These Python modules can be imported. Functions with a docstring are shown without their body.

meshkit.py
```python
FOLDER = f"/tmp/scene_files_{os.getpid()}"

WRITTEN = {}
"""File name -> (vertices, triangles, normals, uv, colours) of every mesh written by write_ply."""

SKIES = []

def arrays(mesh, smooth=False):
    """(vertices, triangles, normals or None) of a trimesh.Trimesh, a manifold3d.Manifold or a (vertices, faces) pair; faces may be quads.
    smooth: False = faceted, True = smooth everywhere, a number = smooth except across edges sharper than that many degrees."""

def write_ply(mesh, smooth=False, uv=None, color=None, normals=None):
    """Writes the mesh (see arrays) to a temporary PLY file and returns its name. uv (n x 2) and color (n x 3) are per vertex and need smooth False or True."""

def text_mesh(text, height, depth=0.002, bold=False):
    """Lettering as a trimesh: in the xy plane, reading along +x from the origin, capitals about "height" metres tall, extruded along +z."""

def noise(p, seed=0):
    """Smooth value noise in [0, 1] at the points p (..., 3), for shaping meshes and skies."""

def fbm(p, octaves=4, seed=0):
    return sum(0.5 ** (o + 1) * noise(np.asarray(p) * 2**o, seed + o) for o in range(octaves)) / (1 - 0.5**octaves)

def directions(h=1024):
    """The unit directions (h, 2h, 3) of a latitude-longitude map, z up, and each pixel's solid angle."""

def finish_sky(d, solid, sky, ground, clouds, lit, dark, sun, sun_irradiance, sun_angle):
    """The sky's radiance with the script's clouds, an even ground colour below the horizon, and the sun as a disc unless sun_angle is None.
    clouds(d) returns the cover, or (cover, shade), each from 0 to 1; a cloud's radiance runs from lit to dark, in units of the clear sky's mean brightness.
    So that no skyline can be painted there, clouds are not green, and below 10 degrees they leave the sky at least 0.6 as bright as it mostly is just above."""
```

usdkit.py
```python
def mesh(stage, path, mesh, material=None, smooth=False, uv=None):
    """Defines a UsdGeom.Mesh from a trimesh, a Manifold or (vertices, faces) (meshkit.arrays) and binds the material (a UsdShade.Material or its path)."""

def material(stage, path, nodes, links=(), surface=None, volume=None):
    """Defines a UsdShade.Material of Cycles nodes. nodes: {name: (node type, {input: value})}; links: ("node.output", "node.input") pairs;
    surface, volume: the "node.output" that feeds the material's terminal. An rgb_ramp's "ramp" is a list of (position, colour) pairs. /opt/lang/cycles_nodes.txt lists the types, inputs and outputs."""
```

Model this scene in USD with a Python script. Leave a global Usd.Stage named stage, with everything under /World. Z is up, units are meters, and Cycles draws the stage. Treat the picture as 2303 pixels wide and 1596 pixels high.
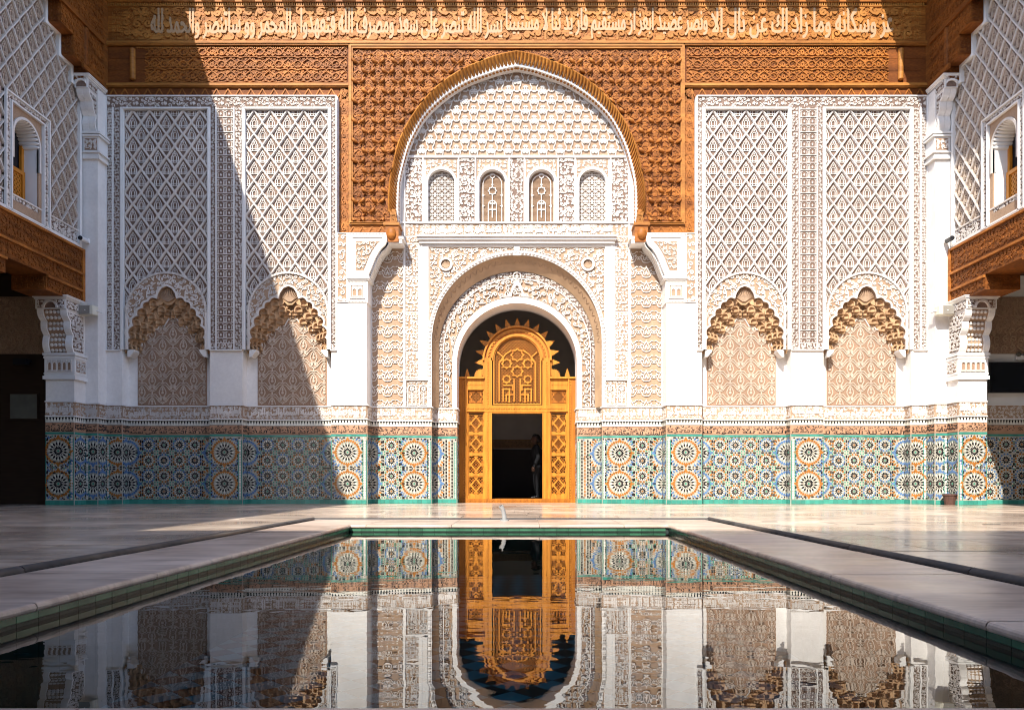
import math, random, glob
import numpy as np
import shapely
from shapely import affinity
from shapely.geometry import Polygon, LineString, MultiPolygon, Point, box as sbox
from shapely.geometry.polygon import orient
from shapely.ops import unary_union
import mapbox_earcut as earcut
import manifold3d as m3
import trimesh, usdkit
from pxr import Usd, UsdGeom, UsdLux, UsdShade, Gf, Sdf, Vt

stage = Usd.Stage.CreateInMemory()
UsdGeom.SetStageUpAxis(stage, 'Z')
UsdGeom.Xform.Define(stage, '/World')
UsdGeom.Scope.Define(stage, '/World/Looks')
PI = math.pi
# ------------------------------------------------------------------ camera, sky, sun
FOC, CXP, HOR = 1710.0, 1180.0, 1083.0          # focal length, vanishing point and horizon, in pixels of a 2303 wide picture
EYE, DIST, PPM, XC = 0.53, 18.0, 95.0, -0.19    # eye height, distance to the facade, pixels per metre there, axis of the court
cam = UsdGeom.Camera.Define(stage, '/World/camera')
cam.AddTranslateOp().Set(Gf.Vec3d(0, -DIST, EYE))
cam.AddRotateXOp().Set(90)
cam.CreateHorizontalApertureAttr(36.0)
cam.CreateFocalLengthAttr(36.0 * FOC / 2303)
cam.CreateHorizontalApertureOffsetAttr(-(CXP - 1151.5) / 2303 * 36)
cam.CreateVerticalApertureOffsetAttr((HOR - 798) / 2303 * 36)
cam.CreateClippingRangeAttr(Gf.Vec2f(0.05, 1000))
cam.CreateExposureAttr(1.48)
SUN = np.array([-0.334, -1.0, 1.0]); SUN /= np.linalg.norm(SUN)
usdkit.material(stage, '/World/Looks/sky', {
    's': ('sky_texture', {'sky_type': 'single_scattering', 'sun_disc': False, 'sun_elevation': math.asin(SUN[2]), 'sun_rotation': math.atan2(SUN[0], SUN[1]), 'altitude': 450.0}),
    'b': ('background_shader', {'strength': 0.15})}, [('s.color', 'b.color')], surface='b.background')
sky = UsdLux.DomeLight.Define(stage, '/World/sky')
UsdShade.MaterialBindingAPI.Apply(sky.GetPrim()).Bind(UsdShade.Material.Get(stage, '/World/Looks/sky'))
sky.GetPrim().SetCustomDataByKey('kind', 'structure')
sky.GetPrim().SetCustomDataByKey('label', 'clear blue daylight sky above the court')
sun = UsdLux.DistantLight.Define(stage, '/World/sun')
sun.CreateIntensityAttr(0.82); sun.CreateAngleAttr(0.5); sun.CreateNormalizeAttr(True)
sun.CreateColorAttr(Gf.Vec3f(1.0, 0.94, 0.84))
zl = SUN; xl = np.cross([0, 0, 1], zl); xl /= np.linalg.norm(xl); yl = np.cross(zl, xl)
mt = np.eye(4); mt[0, :3], mt[1, :3], mt[2, :3] = xl, yl, zl
sun.AddTransformOp().Set(Gf.Matrix4d(*mt.flatten().tolist()))

# ------------------------------------------------------------------ helpers: prims
COUNT = {}
def uniq(parent, name):
    k = (parent, name); n = COUNT.get(k, 0); COUNT[k] = n + 1
    return f'{parent}/{name}' if n == 0 else f'{parent}/{name}_{n:03d}'

def data(prim, label=None, cat=None, group=None, kind=None):
    for k, v in (('label', label), ('category', cat), ('group', group), ('kind', kind)):
        if v: prim.SetCustomDataByKey(k, v)

def thing(name, label, cat=None, group=None, kind=None, loc=None):
    p = uniq('/World', name)
    x = UsdGeom.Xform.Define(stage, p)
    if loc is not None: x.AddTranslateOp().Set(Gf.Vec3d(*map(float, loc)))
    ORIGIN[p] = np.zeros(3) if loc is None else np.array(loc, float)
    data(x.GetPrim(), label, cat, group, kind)
    return p
ORIGIN = {}

def cat_(parts):
    Vs, Fs, n = [], [], 0
    for v, f in parts:
        if len(f) == 0: continue
        Vs.append(v); Fs.append(f + n); n += len(v)
    if not Vs: return np.zeros((0, 3)), np.zeros((0, 3), int)
    return np.vstack(Vs), np.vstack(Fs)

MATS = {}
def emit(parent, name, mesh, mat, s=1, label=None, kind=None, smooth=False, color=None, cat=None, group=None):
    """one Mesh prim from arrays in axis coordinates (u, y, z); s = -1 mirrors it to the other side of the court's axis"""
    if isinstance(mesh, list): mesh = cat_(mesh)
    v, f = mesh
    if len(f) == 0: return None
    v = np.array(v, float); f = np.asarray(f)
    if s < 0: v[:, 0] *= -1; f = f[:, ::-1]
    v[:, 0] += XC
    o = ORIGIN.get('/World/' + parent.split('/')[2]) if parent != '/World' else None
    if o is not None: v = v - o
    if kind is None and name.endswith(('scrolls', 'carving', 'arabesque', 'foliage', 'ribs', 'crest', 'band', 'knotwork', 'leaves', 'lattice', 'mesh', 'specks')) and len(f) > 400: kind = 'stuff'
    p = uniq(parent, name)
    m = UsdGeom.Mesh.Define(stage, p)
    if smooth:
        v, f, nn = usdkit.meshkit.arrays((v, f), smooth)
        m.CreateNormalsAttr(Vt.Vec3fArray.FromNumpy(nn.astype(np.float32))); m.SetNormalsInterpolation('vertex')
    m.CreatePointsAttr(Vt.Vec3fArray.FromNumpy(v.astype(np.float32)))
    m.CreateFaceVertexCountsAttr(Vt.IntArray.FromNumpy(np.full(len(f), 3, np.int32)))
    m.CreateFaceVertexIndicesAttr(Vt.IntArray.FromNumpy(f.astype(np.int32).ravel()))
    m.CreateSubdivisionSchemeAttr('none')
    if color is not None:
        UsdGeom.PrimvarsAPI(m).CreatePrimvar('tone', Sdf.ValueTypeNames.Color3fArray, 'vertex').Set(Vt.Vec3fArray.FromNumpy(np.asarray(color, np.float32)))
    UsdShade.MaterialBindingAPI.Apply(m.GetPrim()).Bind(MATS[mat])
    data(m.GetPrim(), label, cat, group, kind)
    TRI[0] += len(f)
    return p
TRI = [0]

# ------------------------------------------------------------------ helpers: shapes
def bx(u0, u1, y0, y1, z0, z1):
    a, b = (min(u0, u1), max(u0, u1)); c, d = (min(y0, y1), max(y0, y1)); e, g = (min(z0, z1), max(z0, z1))
    v = np.array([[x, y, z] for x in (a, b) for y in (c, d) for z in (e, g)], float)
    f = np.array([[0, 1, 3], [0, 3, 2], [4, 6, 7], [4, 7, 5], [0, 4, 5], [0, 5, 1], [2, 3, 7], [2, 7, 6], [0, 2, 6], [0, 6, 4], [1, 5, 7], [1, 7, 3]])
    return v, f

def polys(g):
    if g is None or (not isinstance(g, list) and g.is_empty): return []
    if isinstance(g, list): return [q for p in g for q in polys(p)]
    if g.geom_type == 'Polygon': return [g] if g.area > 1e-7 else []
    if hasattr(g, 'geoms'): return [q for p in g.geoms for q in polys(p)]
    return []

def ext(g, h0, h1):
    """extrudes polygons of the (a, b) plane from h0 to h1: local (a, b, h)"""
    Vs, Fs, n = [], [], 0
    for p in polys(g):
        p = orient(p)
        rings = [np.asarray(r.coords)[:-1, :2] for r in [p.exterior, *p.interiors]]
        v = np.vstack(rings); ends = np.cumsum([len(r) for r in rings]).astype(np.uint32)
        t = np.asarray(earcut.triangulate_float64(v, ends), int).reshape(-1, 3)
        if len(t) == 0: continue
        e1, e2 = v[t[:, 1]] - v[t[:, 0]], v[t[:, 2]] - v[t[:, 0]]
        bad = e1[:, 0] * e2[:, 1] - e1[:, 1] * e2[:, 0] < 0
        t[bad] = t[bad][:, ::-1]
        k = len(v)
        Vs.append(np.vstack([np.c_[v, np.full(k, h1)], np.c_[v, np.full(k, h0)]]))
        Fs.append(t + n)
        st = 0
        for r in rings:
            i = np.arange(len(r)) + st; j = np.roll(i, -1)
            Fs.append(np.vstack([np.c_[i, i + k, j], np.c_[j, i + k, j + k]]) + n)
            st += len(r)
        n += 2 * k
    if not Vs: return np.zeros((0, 3)), np.zeros((0, 3), int)
    return np.vstack(Vs), np.vstack(Fs)

class Pl:
    """a wall plane: origin o, horizontal direction a, outward normal n (a x z = n)"""
    def __init__(s, o, a=(1, 0, 0)):
        s.o = np.array(o, float); s.a = np.array(a, float); s.n = np.cross(s.a, [0, 0, 1])
    def __call__(s, m):
        v, f = m
        if len(f) == 0: return m
        return s.o + v[:, :1] * s.a + v[:, 1:2] * [0, 0, 1] + v[:, 2:3] * s.n, f
def front(y): return Pl((0, y, 0))

def R_(y): return (DIST + y) / DIST
def U(px, y=0.0): return (px - CXP) * R_(y) / PPM - XC
def Z(py, y=0.0): return EYE + (HOR - py) * R_(y) / PPM

def cr(pts, n=5, closed=False):
    P = np.array(pts, float)
    if closed: Q = np.vstack([P[-1], P, P[0], P[1]])
    else: Q = np.vstack([2 * P[0] - P[1], P, 2 * P[-1] - P[-2]])
    out = []
    for i in range(1, len(Q) - 2):
        p0, p1, p2, p3 = Q[i - 1:i + 3]
        for k in range(n):
            t = k / n
            out.append(.5 * (2 * p1 + (p2 - p0) * t + (2 * p0 - 5 * p1 + 4 * p2 - p3) * t * t + (3 * p1 - p0 - 3 * p2 + p3) * t ** 3))
    if not closed: out.append(P[-1])
    return np.array(out)
def stroke(pts, w, q=2): return LineString(pts).buffer(w / 2, quad_segs=q)
def spiral(cx, cy, r, a0, turns=1.2, d=1, n=9, r1=.3):
    t = np.linspace(0, 1, n); rr = r * (1 + (r1 - 1) * t); a = a0 + d * turns * 2 * PI * t
    return np.c_[cx + rr * np.cos(a), cy + rr * np.sin(a)]
def mir(g, x): return affinity.scale(g, -1, 1, origin=(x, 0))
def sh(g, x, y): return affinity.translate(g, x, y)
def ring_band(outer, w): return outer.difference(outer.buffer(-w, join_style=2))

def scroll_tile(w, h, s, seed, sw, leaf=.5):
    """a seamless tile of carved scrolls"""
    rng = random.Random(seed); out = []
    nx, ny = max(1, round(w / s)), max(1, round(h / s))
    for i in range(nx):
        for j in range(ny):
            cx = (i + .5 + rng.uniform(-.22, .22)) * w / nx; cy = (j + .5 + rng.uniform(-.22, .22)) * h / ny
            a = rng.uniform(0, 2 * PI); d = rng.choice((-1, 1)); r = s * rng.uniform(.3, .42)
            p = spiral(cx, cy, r, a, rng.uniform(.9, 1.25), d, 9, .22)
            tail = np.array([[cx + r * math.cos(a) - d * -math.sin(a) * r * 1.5, cy + r * math.sin(a) - d * math.cos(a) * r * 1.5]])
            g = [stroke(np.vstack([tail, p]), sw)]
            if rng.random() < leaf:
                b = rng.uniform(0, 2 * PI); L = s * .42
                x, y = cx + s * .5 * math.cos(b), cy + s * .5 * math.sin(b); b += 1.2
                g.append(Polygon([(x, y), (x + L * math.cos(b - .35), y + L * math.sin(b - .35)), (x + 1.6 * L * math.cos(b + .1), y + 1.6 * L * math.sin(b + .1)), (x + .8 * L * math.cos(b + .5), y + .8 * L * math.sin(b + .5))]).buffer(sw * .2, quad_segs=1))
            g = unary_union(g)
            for dx in (-w, 0, w):
                for dy in (-h, 0, h):
                    q = sh(g, dx, dy)
                    if q.bounds[2] > 0 and q.bounds[0] < w and q.bounds[3] > 0 and q.bounds[1] < h: out.append(q)
    return unary_union(out).intersection(sbox(0, 0, w, h)).simplify(sw * .06)

def lattice_tile(motif, w, h, stagger=True):
    """the part inside one w x h cell of a motif repeated on a (staggered) lattice"""
    out = []
    for i in range(-2, 4):
        for j in range(-2, 4):
            out.append(sh(motif, i * w, j * h))
            if stagger: out.append(sh(motif, (i + .5) * w, (j + .5) * h))
    return unary_union(out).intersection(sbox(0, 0, w, h))

def fill(region, tile, w, h, h0, h1, x0=None, y0=None):
    """covers the region with copies of a tile; cells on its edge are clipped"""
    bx0, by0, bx1, by1 = region.bounds
    x0 = bx0 if x0 is None else x0; y0 = by0 if y0 is None else y0
    whole = ext(tile, h0, h1); out = []; pr = shapely.prepared.prep(region)
    for i in range(math.floor((bx0 - x0) / w + 1e-6), math.ceil((bx1 - x0) / w - 1e-6)):
        for j in range(math.floor((by0 - y0) / h + 1e-6), math.ceil((by1 - y0) / h - 1e-6)):
            c = sbox(x0 + i * w + 1e-4, y0 + j * h + 1e-4, x0 + (i + 1) * w - 1e-4, y0 + (j + 1) * h - 1e-4)
            if pr.contains(c): out.append((whole[0] + [x0 + i * w, y0 + j * h, 0], whole[1]))
            elif pr.intersects(c): out.append(ext(sh(tile, x0 + i * w, y0 + j * h).intersection(region), h0, h1))
    return cat_(out)

TILES = {}
def scroll_strip(region, h0, h1, s, sw, key=0):
    """fills a rectangle or other region with scroll tiles fitted to its bounds"""
    x0, y0, x1, y1 = region.bounds; W, H = x1 - x0, y1 - y0
    tw = W / max(1, round(W / (s * 7))); th = H / max(1, round(H / (s * 7)))
    k = (round(tw, 2), round(th, 2), s, sw, key)
    if k not in TILES: TILES[k] = scroll_tile(k[0], k[1], s, hash(k[:2]) % 1000 + key, sw)
    t = affinity.scale(TILES[k], tw / k[0], th / k[1], origin=(0, 0))
    return fill(region, t, tw, th, h0, h1)

# ---- Arabic lettering: shaped by hand from the presentation forms
_AF = {}
for base, c in (('آ', 0xFE81), ('أ', 0xFE83), ('ؤ', 0xFE85), ('إ', 0xFE87), ('ا', 0xFE8D), ('ة', 0xFE93), ('د', 0xFEA9), ('ذ', 0xFEAB), ('ر', 0xFEAD), ('ز', 0xFEAF), ('و', 0xFEED), ('ى', 0xFEEF)):
    _AF[base] = (c, c + 1, None, None)
for base, c in (('ئ', 0xFE89), ('ب', 0xFE8F), ('ت', 0xFE95), ('ث', 0xFE99), ('ج', 0xFE9D), ('ح', 0xFEA1), ('خ', 0xFEA5), ('س', 0xFEB1), ('ش', 0xFEB5), ('ص', 0xFEB9), ('ض', 0xFEBD), ('ط', 0xFEC1), ('ظ', 0xFEC5), ('ع', 0xFEC9), ('غ', 0xFECD), ('ف', 0xFED1), ('ق', 0xFED5), ('ك', 0xFED9), ('ل', 0xFEDD), ('م', 0xFEE1), ('ن', 0xFEE5), ('ه', 0xFEE9), ('ي', 0xFEF1)):
    _AF[base] = (c, c + 1, c + 2, c + 3)
def shape_arabic(t):
    t = t.replace('لا', '\uE000').replace('لأ', '\uE000').replace('لإ', '\uE000')
    out = []
    for i, ch in enumerate(t):
        prev = t[i - 1] if i else ' '; nxt = t[i + 1] if i + 1 < len(t) else ' '
        pj = prev in _AF and _AF[prev][2] is not None; nj = nxt in _AF or nxt == '\uE000'
        if ch == '\uE000': out.append(chr(0xFEFC if pj else 0xFEFB)); continue
        if ch not in _AF: out.append(ch); continue
        iso, fin, ini, med = _AF[ch]
        out.append(chr((med if pj and nj else fin if pj else ini if nj else iso) if ini else (fin if pj else iso)))
    return ''.join(reversed(out))
LETTERS = {}
def lettering(text, W, H, tall=1.0, bold=0.0, size=44):
    """the text's letters as polygons fitted to W x H; tall stretches what stands above the line"""
    if text not in LETTERS:
        from PIL import Image, ImageDraw, ImageFont
        font = ImageFont.truetype(glob.glob('/opt/blender-*/*/datafiles/fonts/NotoSansArabic*')[0], size)
        s = shape_arabic(text); x0, y0, x1, y1 = font.getbbox(s, anchor='ls')
        im = Image.new('L', (int(x1 - x0 + 8), int(y1 - y0 + 8)))
        ImageDraw.Draw(im).text((4 - x0, 4 - y0), s, 255, font, anchor='ls')
        on = np.pad(np.asarray(im) > 110, ((0, 0), (1, 1))).astype(np.int8); d = np.diff(on, axis=1)
        rows, st = np.nonzero(d == 1); en = np.nonzero(d == -1)[1]
        LETTERS[text] = unary_union(list(shapely.box(st, -rows - 1, en, -rows))).buffer(.6).buffer(-.6).simplify(.75)
    g = LETTERS[text]; a, b, c, d = g.bounds
    g = affinity.affine_transform(g, [W / (c - a), 0, 0, H / (d - b), -a * W / (c - a), -b * H / (d - b)])
    return g.buffer(bold, quad_segs=1).simplify(.002) if bold else g
# ------------------------------------------------------------------ materials
def mat(name, c, rough=.6, var=.18, scale=2.5, stretch=(1, 1, 1), bump=.3, bscale=45, bdist=.004, spec=.4, perobj=0.0, c2=None, fine=0.0, fscale=60, coat=0.0, tone=False):
    """base colour varied by noise (towards c2), optional fine mottling, per-object variation and bump"""
    c = np.array(c, float); c2 = c * (1 - var) if c2 is None else np.array(c2, float)
    n = {'g': ('geometry', {}), 'm': ('mapping', {'scale': stretch}), 'n': ('noise_texture', {'scale': scale, 'detail': 5, 'roughness': .6}),
         'r': ('rgb_ramp', {'ramp': [(.28, tuple(c2)), (.72, tuple(np.minimum(c * (1 + var * .5), .95)))]}),
         'b': ('noise_texture', {'scale': bscale, 'detail': 4, 'roughness': .65}), 'bu': ('bump', {'strength': bump, 'distance': bdist}),
         'p': ('principled_bsdf', {'roughness': rough, 'specular_ior_level': spec, 'coat_weight': coat, 'coat_roughness': .12})}
    l = [('g.position', 'm.vector'), ('m.vector', 'n.vector'), ('n.fac', 'r.fac'), ('m.vector', 'b.vector'), ('b.fac', 'bu.height'), ('bu.normal', 'p.normal')]
    col = 'r.color'
    if tone:
        n['at'] = ('attribute', {'attribute': 'tone'}); n['mt'] = ('mix_color', {'blend_type': 'multiply', 'fac': 1.0}); l += [(col, 'mt.a'), ('at.color', 'mt.b')]; col = 'mt.result'
    if fine:
        n['f'] = ('noise_texture', {'scale': fscale, 'detail': 3, 'roughness': .7}); n['fr'] = ('map_range', {'from_min': .35, 'from_max': .65, 'to_min': 1 - fine, 'to_max': 1 + fine * .3, 'clamp': True})
        n['fm'] = ('vector_math', {'math_type': 'scale'}); l += [('m.vector', 'f.vector'), ('f.fac', 'fr.value'), (col, 'fm.vector1'), ('fr.result', 'fm.scale')]; col = 'fm.vector'
    if perobj:
        n['o'] = ('object_info', {}); n['or'] = ('map_range', {'to_min': 1 - perobj, 'to_max': 1 + perobj * .5}); n['om'] = ('vector_math', {'math_type': 'scale'})
        l += [('o.random', 'or.value'), (col, 'om.vector1'), ('or.result', 'om.scale')]; col = 'om.vector'
    l.append((col, 'p.base_color'))
    MATS[name] = usdkit.material(stage, '/World/Looks/' + name, n, l, surface='p.BSDF')

mat('plaster', (.79, .765, .73), .75, .16, .9, bump=.35, bscale=18, bdist=.006, spec=.25, c2=(.68, .64, .60), fine=.06, fscale=14)
mat('plaster_pale', (.74, .72, .69), .75, .08, 2.0, bump=.3, bscale=40, spec=.25)
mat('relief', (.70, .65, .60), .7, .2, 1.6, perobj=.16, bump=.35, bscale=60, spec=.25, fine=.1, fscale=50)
mat('ground', (.38, .25, .17), .8, .25, 1.1, c2=(.29, .185, .125), bump=.5, bscale=70, bdist=.008, spec=.15, fine=.35, fscale=42)
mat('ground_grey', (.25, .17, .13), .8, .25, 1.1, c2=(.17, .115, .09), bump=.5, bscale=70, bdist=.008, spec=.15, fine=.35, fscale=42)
mat('ground_light', (.42, .29, .195), .8, .18, 1.4, c2=(.33, .22, .145), bump=.4, bscale=60, bdist=.006, spec=.15, fine=.2, fscale=40)
mat('relief_tan', (.55, .45, .36), .75, .2, 2.2, bump=.4, bscale=60, spec=.2, fine=.15, fscale=50)
mat('muqarnas', (.50, .33, .19), .75, .2, 3, c2=(.38, .23, .125), bump=.3, bscale=40, spec=.2)
mat('soffit_brown', (.42, .28, .17), .75, .2, 3, bump=.3, spec=.2)
# wood: grain stretched along the board
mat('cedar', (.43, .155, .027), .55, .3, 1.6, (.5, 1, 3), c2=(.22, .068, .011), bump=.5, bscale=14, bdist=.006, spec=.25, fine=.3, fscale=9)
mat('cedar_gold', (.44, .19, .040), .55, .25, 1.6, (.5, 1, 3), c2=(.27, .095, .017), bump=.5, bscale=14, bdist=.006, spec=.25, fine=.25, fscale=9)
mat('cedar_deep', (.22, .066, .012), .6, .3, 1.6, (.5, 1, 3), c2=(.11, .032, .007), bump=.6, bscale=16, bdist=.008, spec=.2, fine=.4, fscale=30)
mat('cedar_up', (.46, .19, .045), .55, .3, 3.0, (5, 1, .35), c2=(.28, .10, .02), bump=.5, bscale=14, bdist=.006, spec=.25, fine=.3, fscale=9)
mat('silvered', (.42, .255, .125), .6, .15, 4.0, bump=.3, bscale=40, spec=.25, c2=(.36, .25, .16))
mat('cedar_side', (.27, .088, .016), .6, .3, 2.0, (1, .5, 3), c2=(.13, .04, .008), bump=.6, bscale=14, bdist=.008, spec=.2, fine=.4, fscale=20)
mat('honey', (.56, .225, .022), .42, .2, 3.0, (4, 1, .4), c2=(.42, .145, .011), bump=.35, bscale=14, bdist=.004, spec=.4, fine=.18, fscale=10)
mat('honey_deep', (.42, .15, .013), .5, .25, 3.0, (4, 1, .4), c2=(.29, .088, .007), bump=.4, bscale=20, bdist=.005, spec=.3, fine=.25, fscale=25)
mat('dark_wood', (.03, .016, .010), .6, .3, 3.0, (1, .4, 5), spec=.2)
# glazed tiles
for nm, c in (('tile_white', (.70, .68, .59)), ('tile_black', (.022, .020, .020)), ('tile_blue', (.10, .19, .36)), ('tile_orange', (.37, .145, .03)), ('tile_green', (.06, .30, .20)), ('tile_teal', (.05, .27, .21)), ('tile_cream', (.66, .62, .47))):
    mat(nm, c, .16, .2, 8, bump=.25, bscale=25, bdist=.003, spec=.45, perobj=.22)
mat('tile_many', (.95, .95, .95), .16, .1, 8, bump=.25, bscale=25, bdist=.003, spec=.45, tone=True)
mat('grout', (.40, .385, .32), .5, .2, 5, bump=.3, spec=.3, c2=(.27, .255, .21))
mat('terracotta', (.43, .25, .155), .5, .25, 3, c2=(.33, .175, .10), bump=.3, spec=.3)
mat('black_glaze', (.02, .016, .014), .35, .2, 8, spec=.35)
mat('pool_green', (.055, .17, .10), .2, .35, 5, spec=.5, bump=.3, bscale=25, perobj=.35)
mat('pool_grime', (.012, .022, .016), .4, .3, 8)
mat('pool_teal', (.13, .42, .46), .4, .3, 6, spec=.3, perobj=.25)
mat('pool_black', (.008, .009, .010), .4, .3, 6, spec=.3)
mat('pool_bed', (.02, .03, .03), .6)
# marble
def marble(name, c, vein, rough, perobj, tint=(.5, .35, .25)):
    n = {'g': ('geometry', {}), 'o': ('object_info', {}), 'ad': ('vector_math', {'math_type': 'multiply_add', 'vector3': (0, 0, 0), 'vector2': (1, 1, 1)}),
         'cx': ('combine_xyz', {'y': 0.0, 'z': 0.0}), 'mu': ('math', {'math_type': 'multiply', 'value2': 37.0}), 'av': ('vector_math', {'math_type': 'add'}),
         'm': ('mapping', {'scale': (.55, 2.6, 1)}), 'n': ('noise_texture', {'scale': 2.2, 'detail': 8, 'roughness': .68, 'distortion': .6}),
         'r': ('rgb_ramp', {'ramp': [(.30, vein), (.47, tuple(np.array(c) * .82)), (.56, c), (.75, tuple(np.minimum(np.array(c) * 1.12, .9)))]}),
         'n2': ('noise_texture', {'scale': .8, 'detail': 4}), 'r2': ('rgb_ramp', {'ramp': [(.35, tint), (.65, (1, 1, 1))]}), 'mx': ('mix_color', {'blend_type': 'multiply', 'fac': .35}),
         'or': ('map_range', {'to_min': 1 - perobj, 'to_max': 1 + perobj * .4}), 'om': ('vector_math', {'math_type': 'scale'}),
         'rn': ('map_range', {'from_min': .3, 'from_max': .7, 'to_min': rough * .6, 'to_max': rough * 1.6}),
         'b': ('noise_texture', {'scale': 5, 'detail': 5}), 'bu': ('bump', {'strength': .12, 'distance': .01}),
         'p': ('principled_bsdf', {'specular_ior_level': .5})}
    l = [('o.random', 'mu.value1'), ('mu.value', 'cx.x'), ('g.position', 'av.vector1'), ('cx.vector', 'av.vector2'), ('av.vector', 'm.vector'), ('m.vector', 'n.vector'), ('n.fac', 'r.fac'),
         ('g.position', 'n2.vector'), ('n2.fac', 'r2.fac'), ('r.color', 'mx.a'), ('r2.color', 'mx.b'), ('o.random', 'or.value'), ('mx.result', 'om.vector1'), ('or.result', 'om.scale'), ('om.vector', 'p.base_color'),
         ('n2.fac', 'rn.value'), ('rn.result', 'p.roughness'), ('g.position', 'b.vector'), ('b.fac', 'bu.height'), ('bu.normal', 'p.normal')]
    del n['ad']
    MATS[name] = usdkit.material(stage, '/World/Looks/' + name, n, l, surface='p.BSDF')
marble('marble', (.70, .565, .45), (.36, .26, .20),   .16, .28)
marble('coping_marble', (.62, .49, .40), (.30, .215, .175), .28, .12)
marble('grey_marble', (.06, .058, .058), (.025, .025, .025), .6, .2)
mat('joint', (.07, .055, .045), .8)
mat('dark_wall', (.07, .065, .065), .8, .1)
mat('hall_wall', (.60, .57, .55), .8, .1)
mat('hall_dark', (.035, .03, .03), .5, .3, 20)
mat('steel', (.32, .33, .33), .35, .2, 10, spec=.6)
mat('plastic_cream', (.66, .63, .52), .45, .05)
mat('plastic_white', (.75, .75, .74), .4, .05)
mat('plastic_black', (.015, .015, .018), .25, .1)
mat('clay_pot', (.085, .04, .03), .6, .3, 12)
mat('screen_glass', (.008, .01, .013), .08, .1, spec=.6)
mat('grille_cloth', (.24, .22, .19), .8, .15, 30)
mat('paper', (.12, .12, .10), .7, .2, 6)
mat('cloth_dark', (.02, .022, .028), .8, .2, 8)
mat('cloth_white', (.70, .72, .78), .8, .1, 6)
mat('skin', (.12, .065, .045), .55, .1, 8)
mat('hair', (.015, .012, .01), .5)
mat('roof_tile', (.05, .16, .09), .4, .3, 6, perobj=.2)
MATS['water'] = usdkit.material(stage, '/World/Looks/water', {
    'g': ('geometry', {}), 'm': ('mapping', {'scale': (1.5, 3.6, 1)}), 'n': ('noise_texture', {'scale': 1.05, 'detail': 2.5, 'roughness': .45}),
    'm2': ('mapping', {'scale': (3.2, 4.2, 1)}), 'n2': ('noise_texture', {'scale': 3.0, 'detail': 1.5, 'roughness': .4}), 'ad': ('math', {'math_type': 'multiply_add', 'value2': .13}),
    'bu': ('bump', {'strength': 1.0, 'distance': .0011}), 'fr': ('fresnel', {'IOR': 1.5}),
    'gl': ('glossy_bsdf', {'color': (.96, .97, .97), 'roughness': 0.0}), 'tr': ('transparent_bsdf', {'color': (.27, .44, .47)}), 'mx': ('mix_closure', {})},
    [('g.position', 'm.vector'), ('m.vector', 'n.vector'), ('g.position', 'm2.vector'), ('m2.vector', 'n2.vector'), ('n2.fac', 'ad.value1'), ('n.fac', 'ad.value3'), ('ad.value', 'bu.height'),
     ('bu.normal', 'gl.normal'), ('bu.normal', 'fr.normal'), ('fr.fac', 'mx.fac'), ('tr.BSDF', 'mx.closure1'), ('gl.BSDF', 'mx.closure2')], surface='mx.closure')
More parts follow.
